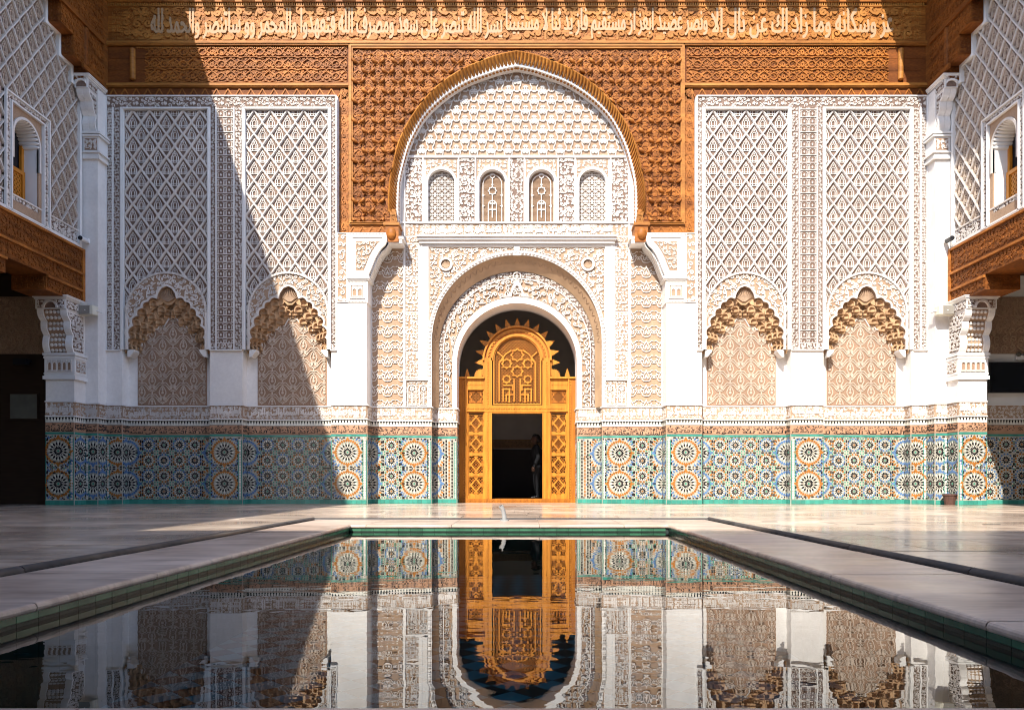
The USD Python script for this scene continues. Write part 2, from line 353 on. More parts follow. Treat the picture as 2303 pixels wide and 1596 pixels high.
# ------------------------------------------------------------------ the ground and the pool
S = 'structure'
PX, PY0, PY1, WATER, BED = 1.97, -16.22, -8.62, -.09, -.62      # pool half width, near and far edge, levels
GX, GY0, GY1 = 2.78, -17.6, -7.25                                # the gutter round it
ground = thing('courtyard_floor', 'pale veined marble paving of the courtyard', kind=S)
emit(ground, 'bedding', [bx(-18, -GX - .06, -30, 9, -.3, -.006), bx(GX + .06, 18, -30, 9, -.3, -.006), bx(-GX - .06, GX + .06, GY1 + .06, 9, -.3, -.006), bx(-GX - .06, GX + .06, -30, GY0 - .06, -.3, -.006)], 'joint')
rng = random.Random(4)
far_slabs = []
row = 0; yy = 1.45
while yy > -17.5:
    d = .62; off = rng.uniform(0, 1.1); u = -10.6 - off
    while u < 10.5:
        a, b = max(u, -10.6), min(u + 1.18, 10.5); u += 1.18
        if yy < GY1 + .1:                                        # keep out of the gutter and the pool
            if a < GX + .07 and b > -GX - .07:
                if a < -GX - .07: b = -GX - .07
                elif b > GX + .07: a = GX + .07
                else: continue
        if b - a < .06: continue
        y0 = yy - d if not (yy > GY1 + .07 > yy - d and a < GX + .07 and b > -GX - .07) else GY1 + .07
        j = .006; top = rng.uniform(-.0015, .0015)
        m = bx(a + j, b - j, y0 + j, yy - j, -.03, top)
        mid = (a + b) / 2
        vis = abs(mid * FOC / (yy + DIST)) < 1250 and yy < .5 and yy > -15
        (emit(ground, 'paving_slab', m, 'marble') if vis else far_slabs.append(m))
    yy -= d
emit(ground, 'outer_paving', far_slabs + [bx(-18, -10.62, -30, 9, -.03, 0), bx(10.52, 18, -30, 9, -.03, 0), bx(-10.6, 10.5, 1.47, 9, -.03, 0), bx(-10.6, 10.5, -30, -18.2, -.03, 0)], 'marble', kind='stuff')

pool = thing('pool_basin', 'long rectangular reflecting pool with green tiled sides and chequered bed', kind=S)
emit(pool, 'basin', [bx(-PX - .3, -PX - .012, PY0 - .3, PY1 + .3, -.9, -.05), bx(PX + .012, PX + .3, PY0 - .3, PY1 + .3, -.9, -.05), bx(-PX - .3, PX + .3, PY1 + .012, PY1 + .3, -.9, -.05), bx(-PX - .3, PX + .3, PY0 - .3, PY0 - .012, -.9, -.05), bx(-PX - .3, PX + .3, PY0 - .3, PY1 + .3, -.95, BED - .01)], 'pool_bed')
t = .15
for k in range(int(2 * PX / t)):                                  # the tiled sides, just above and below the water
    u = -PX + k * t
    emit(pool, 'side_tile', bx(u + .002, u + t - .002, PY1 + .012, PY1, -.076, -.043), 'pool_green'); emit(pool, 'waterline_tile', bx(u + .002, u + t - .002, PY1 + .012, PY1, -.15, -.078), 'pool_grime')
low = []
for k in range(int((PY1 - PY0) / t)):
    y = PY1 - k * t
    for s in (-1, 1):
        emit(pool, 'side_tile', bx(s * PX, s * (PX + .012), y - t + .002, y - .002, -.072, -.043), 'pool_green'); emit(pool, 'waterline_tile', bx(s * PX, s * (PX + .012), y - t + .002, y - .002, -.15, -.074), 'pool_grime')
        for q in range(3): low.append(bx(s * PX, s * (PX + .012), y - t + .002, y - .002, -.155 - .155 * (q + 1), -.155 - .155 * q))
for k in range(int(2 * PX / t)):
    for q in range(3): low.append(bx(-PX + k * t + .002, -PX + k * t + t - .002, PY1 + .012, PY1, -.155 - .155 * (q + 1), -.155 - .155 * q))
emit(pool, 'submerged_side_tiles', low, 'pool_green', kind='stuff')
c = .165; near, rest = [], {'pool_teal': [], 'pool_black': []}
for i in range(-60, 60):                                          # chequered bed, set diagonally
    for j in range(-60, 60):
        x, y = (i - j) * c * .7071, (i + j) * c * .7071 + (PY0 + PY1) / 2
        if abs(x) < PX + .1 and PY0 - .1 < y < PY1 + .1:
            r = c * .7071 - .003
            v = np.array([[x - r, y, BED], [x, y - r, BED], [x + r, y, BED], [x, y + r, BED]]); v = np.vstack([v, v - [0, 0, .008]])
            f = np.array([[0, 1, 2], [0, 2, 3], [0, 4, 1], [1, 4, 5], [1, 5, 2], [2, 5, 6], [2, 6, 3], [3, 6, 7], [3, 7, 0], [0, 7, 4]])
            near.append((y, 'pool_teal' if (i + j) % 2 else 'pool_black', (v, f)))
near.sort(key=lambda q: q[0])
for k, (y, m_, g) in enumerate(near):
    if k < 260: emit(pool, 'bed_tile', g, m_)
    else: rest[m_].append(g)
for k, v in rest.items(): emit(pool, 'far_bed_tiles', v, k, kind='stuff')

def prism(profile, axis, a, b):
    """a profile (list of (p, z)) swept along y ('y') or u ('x') from a to b"""
    P = Polygon(profile)
    v, f = ext(P, a, b)
    if axis == 'y': w = np.c_[v[:, 0], v[:, 2], v[:, 1]]; return w, f[:, ::-1]
    w = np.c_[v[:, 2], v[:, 0], v[:, 1]]; return w, f
def nose(p0, p1, t, r=.021, z0=0.0):
    """slab profile from the rounded nosing at p0 to p1"""
    d = 1 if p1 > p0 else -1
    arc = [(p0 + d * (r - r * math.cos(a)), z0 - r + r * math.sin(a)) for a in np.linspace(-PI / 2, PI / 2, 7)]
    return [(p1, z0 - 2 * r)] + arc + [(p1, z0)]
cop = thing('pool_coping', 'worn pale marble coping stones with rounded nosing round the pool', kind=S)
for s in (-1, 1):
    y = PY1
    k = 0
    while y > PY0 + .02:
        L = rng.uniform(1.0, 1.5); y1 = max(y - L, PY0)
        emit(cop, 'coping_stone', prism(nose(PX - .022, GX - .06, 0, z0=rng.uniform(-.002, .002)), 'y', y1 + .003, y - .003), 'coping_marble', s)
        y = y1
u = -GX + .06
while u < GX - .07:
    u1 = min(u + rng.uniform(.9, 1.3), GX - .06)
    if GX - .06 - u1 < .3: u1 = GX - .06
    emit(cop, 'coping_stone', prism(nose(PY1 - .022, GY1 - .06, 0), 'x', u + .003, u1 - .003), 'coping_marble')
    u = u1
u = -GX + .06
while u < GX - .07:
    u1 = min(u + rng.uniform(.9, 1.3), GX - .06)
    if GX - .06 - u1 < .3: u1 = GX - .06
    emit(cop, 'coping_stone', prism(nose(PY0 + .022, GY0 + .06, 0), 'x', u + .003, u1 - .003), 'coping_marble')
    u = u1
gut = thing('floor_gutter', 'narrow dark stone gutter with rounded edging running round the pool', kind=S)
emit(gut, 'channel', [bx(-GX - .08, -GX + .07, GY0 - .08, GY1 + .08, -.3, -.055), bx(GX - .07, GX + .08, GY0 - .08, GY1 + .08, -.3, -.055), bx(-GX, GX, GY1 - .07, GY1 + .08, -.3, -.055), bx(-GX, GX, GY0 - .08, GY0 + .07, -.3, -.055)], 'grey_marble')
bull = [(.062 + .042 * math.cos(a), -.006 + .036 * math.sin(a)) for a in np.linspace(0, 2 * PI, 13)[:-1]]
for s in (-1, 1):
    y = GY1 + .09
    while y > GY0:
        y1 = max(y - rng.uniform(1.3, 1.9), GY0 - .05)
        emit(gut, 'edging', prism([(GX + p - .02, z) for p, z in bull], 'y', y1 + .004, y - .004), 'grey_marble', s, smooth=40)
        y = y1
u = -GX - .02
while u < GX:
    u1 = min(u + rng.uniform(1.3, 1.9), GX + .02)
    emit(gut, 'edging', prism([(GY1 + p - .02, z - .012) for p, z in bull], 'x', u + .004, u1 - .004), 'grey_marble', smooth=40)
    u = u1
w = UsdGeom.Mesh.Define(stage, '/World/water')
n_ = 2
w.CreatePointsAttr([(-PX + XC, PY0, WATER), (PX + XC, PY0, WATER), (PX + XC, PY1, WATER), (-PX + XC, PY1, WATER)])
w.CreateFaceVertexCountsAttr([4]); w.CreateFaceVertexIndicesAttr([0, 1, 2, 3]); w.CreateSubdivisionSchemeAttr('none')
UsdShade.MaterialBindingAPI.Apply(w.GetPrim()).Bind(MATS['water']); data(w.GetPrim(), 'still dark pool water mirroring the facade', kind=S)

# ------------------------------------------------------------------ the plain walls
yP, yN, yC, yJ, yD = 0.0, .30, .50, .85, 1.5
E10, E9, F3R, P1L, P1R, P2L, P2R, CJ, JD = -10.0, U(220, -.36), U(275), U(472), U(545), U(745), U(825), U(970, yC), U(1027, yJ)
PIERL = U(103, -.8)
CEDAR = Z(216)                                                   # foot of the cedar frieze
TOPD = 2.36
aO = [(1161.5, 120), (1130, 126), (1101, 135), (1041, 160), (986, 197), (946, 240), (916, 285), (896, 330), (886, 375), (879, 410), (876, 459), (880, 497)]
aI = [(1161.5, 154), (1130, 160), (1101, 169), (1051, 188), (1010, 213), (976, 241), (952, 268), (936, 295), (919, 332), (908, 370), (899, 410), (897, 449), (897, 500), (897, 545)]
YW = .18                                                          # plane of the cedar work
def curve(pts, y, n=4): return cr([(U(a, y), Z(b, y)) for a, b in pts], n)
CI = curve(aI, YW + .15); CI[:, 0] -= CI[0, 0] * np.linspace(1, 0, len(CI)); CO = curve(aO, YW); CO[:, 0] -= CO[0, 0] * np.linspace(1, 0, len(CO))
def both(c): return np.vstack([c[::-1], np.c_[-c[1:, 0], c[1:, 1]]])       # left half read from the top -> whole arch from left foot to right foot
ARCH_IN = Polygon(np.vstack([both(CI), [(-CI[-1, 0], 6.0), (CI[-1, 0], 6.0)]]))
ARCH_OUT = Polygon(both(CO))

wall = thing('north_wall', 'tall white plaster facade wall across the far end of the court', 'wall')
nicheA = (U(375), Z(703), 91 / PPM); nicheB = (U(649), Z(703), 91 / PPM)
def arch_poly(c, r, z0): return unary_union([Point(c[0], c[1]).buffer(r, quad_segs=12).intersection(sbox(c[0] - r, max(z0, c[1] - r * .3), c[0] + r, c[1] + r)), sbox(c[0] - r, z0, c[0] + r, c[1])])
ZF = Z(786)                                                       # lower edge of the stucco frames
for s in (-1, 1):
    sd = s * -1
    f = front(.07)
    holes = unary_union([arch_poly(nicheA, nicheA[2] - .02, ZF - .1), arch_poly(nicheB, nicheB[2] - .02, ZF - .1)])
    emit(wall, 'upper_wall', f(ext(sbox(E9 + .003, ZF, P2R - .004, CEDAR + .02).difference(sbox(U(757.6), Z(526), 0, 99)).difference(holes), -.9, 0)), 'plaster', -s)
    emit(wall, 'niche_back', [bx(F3R - .01, P2L + .01, yN, 1.2, 0, 5.2)], 'plaster', -s)
    for a, b in ((E9, F3R), (P1L, P1R), (P2L, P2R)):
        emit(wall, 'pilaster', bx(a, b, 0, .95, 0, ZF - .002), 'plaster', -s)
    emit(wall, 'upper_backing', bx(-10.2, -4.0, YW + .06, 1.0, CEDAR + .021, 12.7), 'plaster', -s)
    emit(wall, 'corner_pier', bx(E10 - .3, E9, -.36, 1.0, 0, CEDAR - .02), 'plaster', -s)
    emit(wall, 'corner_pier', bx(E9 + .001, U(240), 0, .06, ZF - .001, CEDAR - .02), 'plaster', -s)
    emit(wall, 'pilaster', bx(P2L + .001, P2R, 0, .95, ZF - .001, Z(526)), 'plaster', -s)
# the recess behind the big arch, with the portal arch and the window openings cut out
def circ_arch(r, zc, z0): return unary_union([Point(0, zc).buffer(r, quad_segs=24).intersection(sbox(-r, max(zc - r * .2, z0), r, zc + r)), sbox(-r, z0, r, zc)])
A0 = circ_arch(2.066, 3.98, -1); A0 = A0.difference(sbox(-9, -2, 9, TOPD)).union(sbox(CJ, -1, -CJ, TOPD + .001))
OPEN = circ_arch(1.488, 3.46, -1).union(sbox(JD, -1, -JD, TOPD))
win = []
for x0, x1 in ((957, 1028), (1072, 1142)):
    a, b = U(x0 + 4, yC), U(x1 - 4, yC); r = (b - a) / 2; zc = Z(380, yC) - r
    for q in (1, -1): win.append(unary_union([Point(q * (a + b) / 2, zc).buffer(r, quad_segs=10), sbox(min(q * a, q * b), Z(500, yC), max(q * a, q * b), zc)]))
WIN = unary_union(win)
emit(wall, 'recess_wall', front(yC)(ext(sbox(P2R - .2, 0, -P2R + .2, 10.7).difference(A0).difference(WIN), -.35, 0)), 'plaster')
emit(wall, 'portal_wall', front(yJ)(ext(sbox(P2R - .3, 0, -P2R + .3, 10.7).difference(OPEN), -.65, -.001)), 'plaster')
emit(wall, 'spandrel_wall', front(YW + .04)(ext(sbox(-4.45, Z(524), 4.45, CEDAR + 3).difference(ARCH_IN), -(.46 - YW) + .002, 0)), 'plaster')
# brown soffit between the outer arch of the portal and the ring behind it
ts = np.linspace(0, PI, 41)
o_ = np.c_[-2.066 * np.cos(ts), 3.98 + 2.066 * np.sin(ts)]; i_ = np.c_[-1.93 * np.cos(ts), 3.80 + 1.93 * np.sin(ts)]
o_ = np.vstack([[(-2.066, TOPD)], o_, [(2.066, TOPD)]]); i_ = np.vstack([[(-1.93, TOPD)], i_, [(1.93, TOPD)]])
v = np.vstack([np.c_[o_[:, 0], np.full(len(o_), yC + .04), o_[:, 1]], np.c_[i_[:, 0], np.full(len(i_), yJ - .03), i_[:, 1]]]); k = len(o_)
f = np.array([q for i in range(k - 1) for q in ((i, i + k, i + 1), (i + 1, i + k, i + k + 1))])
emit(wall, 'portal_soffit', (v, f), 'soffit_brown', smooth=60)

# ------------------------------------------------------------------ zellij dado
H0, H1, HG, HS0, HS1, HM1, HT1 = .115, 1.60, 1.65, 1.66, 1.875, 2.0, 2.33
def dart(cx, cy, a, r0, r1, w, rm):
    c_, s_ = math.cos(a), math.sin(a)
    return Polygon([(cx + r * c_ - q * s_, cy + r * s_ + q * c_) for r, q in ((r0, 0), (rm, -w), (r1, 0), (rm, w))])
def chev(cx, cy, a, r0, r1, w):
    c_, s_ = math.cos(a), math.sin(a); m = r1 - (r1 - r0) * .35
    return Polygon([(cx + r * c_ - q * s_, cy + r * s_ + q * c_) for r, q in ((r0, 0), (r0 + (r1 - r0) * .4, -w), (m, -w), (r1, 0), (m, w), (r0 + (r1 - r0) * .4, w))])
def oval(cx, cy, a, l, w):
    c_, s_ = math.cos(a), math.sin(a)
    return Polygon([(cx + x * c_ - y * s_, cy + x * s_ + y * c_) for x, y in ((-l, 0), (-l * .55, -w), (l * .55, -w), (l, 0), (l * .55, w), (-l * .55, w))])
def star(cx, cy, r, n=8, q=.6):
    return Polygon([(cx + (r if k % 2 == 0 else r * q) * math.cos(k * PI / n), cy + (r if k % 2 == 0 else r * q) * math.sin(k * PI / n)) for k in range(2 * n)])
def small(cx, cy, ringc, mid, k=1.0):
    o = [(star(cx, cy, .026 * k), mid)]
    for i in range(12):
        a = i * PI / 6
        o.append((dart(cx, cy, a, .028 * k, .110 * k, .0205 * k, .066 * k), 'tile_black'))
        o.append((dart(cx, cy, a + PI / 12, .055 * k, .120 * k, .0165 * k, .098 * k), 'tile_white'))
        o.append((chev(cx, cy, a + PI / 12, .116 * k, .172 * k, .026 * k), ringc))
    return o
def large(cx, cy, ringc, mid='tile_green', half=.37):
    o = [(star(cx, cy, .03), mid)]
    for i in range(16):
        a = i * PI / 8
        o.append((dart(cx, cy, a, .036, .122, .019, .08), 'tile_black'))
        o.append((dart(cx, cy, a + PI / 16, .122, .212, .024, .165), 'tile_black'))
        o.append((dart(cx, cy, a + PI / 16, .07, .118, .010, .10), 'tile_white')); o.append((dart(cx, cy, a, .126, .234, .017, .2), 'tile_white'))
        o.append((dart(cx, cy, a + PI / 16, .214, .238, .008, .226), 'tile_green'))
        if i % 4 == 0: o.append((chev(cx, cy, a, .285, .365, .026), ringc))
        for q in (-.1, .1): o.append((chev(cx, cy, a + q, .240, .318, .0262), ringc))
    for i in range(4):
        for k in (-3, -1, 1, 3):
            p = affinity.rotate(oval(half - .024, k * .088, PI / 2, .039, .018), 90 * i, origin=(0, 0)); o.append((sh(p, cx, cy), 'tile_black'))
        for k in (-2, 0, 2):
            if k: o.append((sh(affinity.rotate(star(half - .024, k * .088, .022), 90 * i, origin=(0, 0)), cx, cy), 'tile_black'))
        for a, r in ((PI / 4, .40), (PI / 4 - .17, .375), (PI / 4 + .17, .375)):
            o.append((sh(affinity.rotate(oval(r * math.cos(a), r * math.sin(a), a, .04, .02), 90 * i, origin=(0, 0)), cx, cy), 'tile_blue' if ringc == 'tile_orange' else 'tile_orange'))
    return o
def edge_strip(u0, u1):
    o = [(sbox(u0 + .001, H0 + .001 + k * .1, u0 + .021, H0 + k * .1 + .099), 'tile_teal') for k in range(14)] + [(sbox(u1 - .02, H0 + .001 + k * .1, u1 - .001, H0 + k * .1 + .099), 'tile_teal') for k in range(14)]
    k = 0
    while H0 + .03 + k * .062 < H1 - .03: o.append((oval((u0 + u1) / 2, H0 + .04 + k * .062, PI / 2, .027, max(.010, (u1 - u0) / 2 - .026)), 'tile_white')); k += 1
    return o
def hexcols(u0, u1, seed):
    rg = random.Random(seed); o = []; n = max(1, int((u1 - u0) / .058)); pw = (u1 - u0) / n
    for i in range(n):
        colr = ('tile_black', 'tile_orange', 'tile_black', 'tile_blue')[i % 4]
        z = H0 + .045 + (i % 2) * .043
        while z < H1 - .04:
            o.append((oval(u0 + (i + .5) * pw, z, PI / 2, .038, .019), colr)); z += .086
    return o
def field(kind, W):
    P = .3713; L = .7425; o = []; zc = (H0 + H1) / 2; mids = ['tile_green', 'tile_orange']
    def col_small(u, flip):
        for j in range(4):
            b = (j + flip) % 2; o.extend(small(u, H0 + P * (j + .5), 'tile_blue' if b else 'tile_orange', mids[b]))
    def corners(us):
        for u in us:
            for j in range(5):
                z = H0 + P * j
                for k in range(4):
                    a = PI / 4 + k * PI / 2
                    o.append((dart(u, z, a, .022, .07, .022, .045), 'tile_green'))
                    o.append((oval(u + .098 * math.cos(k * PI / 2), z + .098 * math.sin(k * PI / 2), k * PI / 2, .042, .019), 'tile_black'))
                    for q in (-1, 1): o.append((oval(u + .115 * math.cos(a + q * .34), z + .115 * math.sin(a + q * .34), a + q * .34 + PI / 2 * 0, .03, .013), 'tile_black' if q > 0 else 'tile_green'))
                o.append((star(u, z + P / 2, .024), 'tile_black')); o.append((star(u + P / 2, z, .024), 'tile_black'))
    if kind == 'pilaster':
        w = W - .105; o += edge_strip(W - .10, W)
        o += [(sbox(.001, H0 + .001 + k * .1, .018, H0 + k * .1 + .099), 'tile_teal') for k in range(14)]
        for j in range(2): o += large(.02 + w / 2, H0 + L * (j + .5), 'tile_orange', half=min(.37, w / 2))
        for j in range(6): o.append((oval(.05, zc - .3 + j * .12, PI / 2, .03, .014), 'tile_blue'))
    elif kind == 'niche':
        u0 = (W - 4 * P) / 2
        for i in range(4): col_small(u0 + P * (i + .5), i % 2)
        corners([u0 + P * i for i in range(5)])
        for uu in (u0 - .33, u0 + 4 * P + .33):
            for j in range(2): o += large(uu, H0 + L * (j + .5), 'tile_blue', half=.4)
    elif kind == 'centre':
        ux = .30
        for j in range(2): o += large(ux - .38, H0 + L * (j + .5), 'tile_blue')
        col_small(ux + P / 2 + .01, 1); corners([ux, ux + P + .02])
        for j in range(2): o += large(ux + P + .02 + .36, H0 + L * (j + .5), 'tile_orange', half=.36)
        e = ux + P + .74; o += hexcols(e, W - .105, 3); o += edge_strip(W - .10, W)
    elif kind == 'jamb':
        for j in range(2): o += large(-.08, H0 + L * (j + .5), 'tile_blue')
        o += hexcols(.29, W - .075, 5); o += edge_strip(W - .07, W)
    elif kind == 'half':
        for j in range(2): o += large(W - .1, H0 + L * (j + .5), 'tile_orange' if W > .33 else 'tile_blue')
        o += edge_strip(0, .1)
    elif kind == 'return':
        for j in range(2): o += large(W / 2, H0 + L * (j + .5), 'tile_blue', half=max(.12, W / 2))
    return o
RGB = {'tile_white': (.70, .68, .59), 'tile_black': (.022, .02, .02), 'tile_blue': (.10, .19, .36), 'tile_orange': (.37, .145, .03), 'tile_green': (.06, .30, .20), 'tile_teal': (.05, .27, .21)}
TEXT_STUCCO = ['الله لا إله إلا هو الحي القيوم', 'لا تأخذه سنة ولا نوم', 'له ما في السماوات وما في الأرض', 'من ذا الذي يشفع عنده إلا بإذنه', 'يعلم ما بين أيديهم وما خلفهم', 'ولا يحيطون بشيء من علمه إلا بما شاء', 'وسع كرسيه السماوات والأرض', 'ولا يؤوده حفظهما', 'وهو العلي العظيم']
TEXT_TILE = ['الملك لله العظمة لله', 'العز الدائم والملك القائم', 'الملك لله القوة لله', 'البقاء لله الحمد لله على نعمه']
FIELDS = {}
def merlon(u): return Polygon([(u - .027, HM1 - .008), (u + .027, HM1 - .008), (u + .02, HM1 - .035), (u + .013, HM1 - .035), (u + .013, HM1 - .065), (u + .006, HM1 - .065), (u, HM1 - .105), (u - .006, HM1 - .065), (u - .013, HM1 - .065), (u - .013, HM1 - .035), (u - .02, HM1 - .035)])
def dado_face(T, pl, W, kind, s, text, budget, seed):
    """tiles, sgraffito band, merlons and stucco inscription on one plane of the dado; u runs from 0 to W"""
    rg = random.Random(seed)
    E = lambda name, m, mt, **k: emit(T, name, pl(m), mt, s, **k)
    EE = lambda par, name, m, mt, **k: emit(par, name, pl(m), mt, s, **k)
    E('tile_backing', ext(sbox(0, 0, W, HS0), .002, .012), 'grout')
    n = max(1, round(W / .115)); p = W / n
    for k in range(n): E('base_tile', ext(sbox(k * p + .002, .006, (k + 1) * p - .002, .105), .012, .02 + rg.uniform(0, .002)), 'tile_teal')
    for k in range(n): E('border_tile', ext(sbox(k * p + .0015, H1 + .006, (k + 1) * p - .0015, HG - .002), .012, .019), 'tile_teal')
    box_ = sbox(.003, H0, W - .003, H1)
    if (kind, round(W, 3)) not in FIELDS:
        L = []
        for g, c_ in field(kind, W):
            for r in polys(g.intersection(box_)):
                if r.area > 1e-5: L.append((r, c_))
        tree = shapely.STRtree([q[0] for q in L]); extra = []      # little black and coloured lozenges between the stars
        for i in range(int(W / .034) + 1):
            for j in range(int((H1 - H0) / .046) + 1):
                g = oval(.018 + i * .034, H0 + .025 + j * .046 + (i % 2) * .023, (PI / 2 if (i + j) % 3 else 0), .022, .0135)
                if box_.contains(g) and not len(tree.query(g.buffer(.0025), predicate='intersects')): extra.append((g, ('tile_black', 'tile_black', 'tile_blue', 'tile_black', 'tile_white', 'tile_black', 'tile_green')[(i * 3 + j * 5) % 7]))
        L += extra; L.sort(key=lambda q: -q[0].area); FIELDS[(kind, round(W, 3))] = L
    L = FIELDS[(kind, round(W, 3))]
    rest, cols = [], []
    for k, (g, c_) in enumerate(L):
        m = ext(g, .012, .0165 + rg.uniform(0, .0015))
        if k < budget: E('tile', m, c_)
        else:
            rest.append(m); cols.append(np.repeat([np.array(RGB[c_]) * rg.uniform(.75, 1.12)], len(m[0]), 0))
    if rest: E('small_tiles', cat_(rest), 'tile_many', color=np.vstack(cols), kind='stuff')
    # sgraffito band
    SB = E('sgraffito_board', ext(sbox(0, HS0, W, HS1), .002, .013), 'terracotta')
    reg = sbox(.01, HS0 + .05, W - .01, HS1 - .012)
    if W > .25 and kind != 'return':
        EE(SB, 'sgraffito_lettering', sh3(ext(lettering(text[0], W - .04, .085, bold=.002), .013, .0155), .02, HS0 + .012), 'black_glaze')
        EE(SB, 'sgraffito_leaves', ext(leaf_specks(W, seed), .013, .015), 'black_glaze')
    else: EE(SB, 'sgraffito_leaves', scroll_strip(reg, .013, .015, .06, .018), 'black_glaze')
    EE(SB, 'sgraffito_rule', ext([sbox(0, HS0 + .001, W, HS0 + .009), sbox(0, HS1 - .008, W, HS1 - .001)], .013, .0158), 'black_glaze')
    E('merlon_board', ext(sbox(0, HS1 + .001, W, HM1), .002, .012), 'tile_white')
    n = max(1, round(W / .069)); p = W / n
    if kind == 'return': E('merlons', ext([merlon((k + .5) * p) for k in range(n)], .012, .0145), 'tile_black')
    else:
        for k in range(n): E('merlon', ext(merlon((k + .5) * p), .012, .0145), 'tile_black')
    # stucco inscription and its white ledges
    CB = E('stucco_board', ext(sbox(0, HM1 + .03, W, HT1), .002, .016), 'ground_light')
    E('ledge', ext(sbox(-.001, HM1 + .001, W + .02, HM1 + .03), .002, .03), 'plaster_pale')
    E('ledge', ext(sbox(-.001, HT1, W + .025, TOPD), .002, .04), 'plaster_pale')
    EE(CB, 'stucco_scrolls', scroll_strip(sbox(.005, HM1 + .035, W - .005, HT1 - .006), .016, .022, .085, .012, 3), 'relief')
    if kind != 'return' and text[1]: EE(CB, 'stucco_lettering', sh3(ext(lettering(text[1], W - .05, .26, bold=.007), .016, .031), .025, HM1 + .045), 'relief')
def sh3(m, a, b): return m[0] + [a, b, 0], m[1]
def leaf_specks(W, seed):
    rg = random.Random(seed); o = []; n = int(W * 60)
    for k in range(n):
        x, z, a = rg.uniform(.02, W - .02), rg.uniform(HS0 + .085, HS1 - .025), rg.uniform(0, PI)
        o.append(dart(x, z, a, -.022, .03, rg.uniform(.006, .011), .0))
        o.append(dart(x, z, a + 1.2, -.01, .022, .006, .0))
    return unary_union(o).intersection(sbox(.004, HS0 + .012, W - .004, HS1 - .01))
SEG = [('pier', PIERL, E10, -.8, -.36, 'pilaster', 'the gallery pier'), ('f2', E10, E9, -.36, 0, 'half', 'the narrow corner pier'), ('f3', E9, F3R, 0, yN, 'half', 'the outermost wall strip'),
       ('na', F3R, P1L, yN, None, 'niche', 'the outer niche'), ('p1', P1L, P1R, 0, yN, 'pilaster', 'the pilaster between both niches'), ('nb', P1R, P2L, yN, None, 'niche', 'the niche nearer the doorway'),
       ('p2', P2L, P2R, 0, yC, 'pilaster', 'the pilaster under the big arch'), ('ce', P2R, CJ, yC, yJ, 'centre', 'the carved panel beside the doorway'), ('ja', CJ, JD, yJ, yD + .0, 'jamb', 'the doorway jamb')]
def dado(T, s, k, seg):
    nm, a, b, y, y2, kind, where = seg
    W = b - a
    ti = {'ce': 0, 'p2': 1, 'nb': 2, 'p1': 3, 'na': 4}.get(nm)
    big = {'niche': 250, 'centre': 230, 'pilaster': 150}.get(kind, 70)
    if s > 0:       # left half, in place
        text = (TEXT_TILE[k % 4], TEXT_STUCCO[8 - ti] if ti is not None else TEXT_STUCCO[7])
        dado_face(T, Pl((a, y, 0)), W, kind, 1, text, big, k)
    else:           # right half: tiles mirrored, writing the right way round
        text = (TEXT_TILE[(k + 1) % 4], TEXT_STUCCO[ti] if ti is not None else TEXT_STUCCO[5])
        mirrored_dado(T, a, b, y, kind, text, big, k + 20)
    if y2 is not None: dado_face(T, Pl((b, y, 0), (0, 1, 0)), y2 - y - .003, 'return', s, ('', ''), 40, k + 40)
def mirrored_dado(T, a, b, y, kind, text, big, seed):
    global lettering
    keep = lettering
    def flipped(*x, **k_):
        g = keep(*x, **k_); c = g.bounds; return affinity.scale(g, -1, 1, origin=((c[0] + c[2]) / 2, 0))
    lettering = flipped
    dado_face(T, Pl((a, y, 0)), b - a, kind, -1, text, big, seed)
    lettering = keep
for k, seg in enumerate(SEG):
    for s, side in ((1, 'left'), (-1, 'right')):
        T = thing('zellij_dado', f'mosaic tile dado on {seg[6]}, {side} of the doorway', 'tile dado', 'mosaic tile dados along the foot of the facade')
        dado(T, s, k, seg)
# ------------------------------------------------------------------ carved stucco
def frame_poly(x0, z0, x1, z1, w): return sbox(x0, z0, x1, z1).difference(sbox(x0 + w, z0 + w, x1 - w, z1 - w))
SP_W, SP_H = .3955, .5526
def sebka_tiles():
    w, h = SP_W, SP_H; o1, o2 = [], []
    half = [(0, h / 2), (.030, h * .60), (.052, h * .635), (.075, h * .71), (.115, h * .795), (.135, h * .86), (w / 2, h)]
    for mx in (0, 1):
        for dz in (0, -h, h):
            p = np.array(half); p[:, 1] += dz
            if mx: p[:, 0] = w - p[:, 0]
            o1.append(stroke(p, .050)); o2.append(stroke(p, .026))
            q = p.copy(); q[:, 1] = 2 * dz - p[:, 1] + h          # the falling halves, lobed the same way
            q[:, 1] = (p[:, 1] - dz - h / 2) * -1 + h / 2 + dz
            o1.append(stroke(q, .046)); o2.append(stroke(q, .024))
    b = sbox(0, 0, w, h)
    return unary_union(o1).intersection(b), unary_union(o2).intersection(b)
SEB1, SEB2 = sebka_tiles()
def cell_motif():
    arch = lambda r, w: Point(0, .0).buffer(r, quad_segs=4).union(sbox(-r, -.11, r, 0)).difference(Point(0, 0).buffer(r - w, quad_segs=4).union(sbox(-r + w, -.12, r - w, 0)))
    g = [arch(.048, .014)]
    g.append(LineString([(-.105, -.075), (.105, -.075)]).buffer(.006, quad_segs=1)); g.append(LineString([(-.12, -.115), (.12, -.115)]).buffer(.007, quad_segs=1))
    for q in (-1, 1):
        g.append(LineString([(q * .085, -.11), (q * .085, -.0), (q * .07, .035), (q * .05, .06), (q * .052, .09), (q * .02, .12), (0, .165)]).buffer(.0075, quad_segs=1))
        g.append(LineString([(q * .125, -.11), (q * .125, -.05)]).buffer(.006, quad_segs=1))
    g.append(Point(0, .085).buffer(.02, quad_segs=2).difference(Point(0, .085).buffer(.009, quad_segs=1)))
    return unary_union(g).simplify(.002)
CELL = ext(cell_motif(), -.058, -.036)
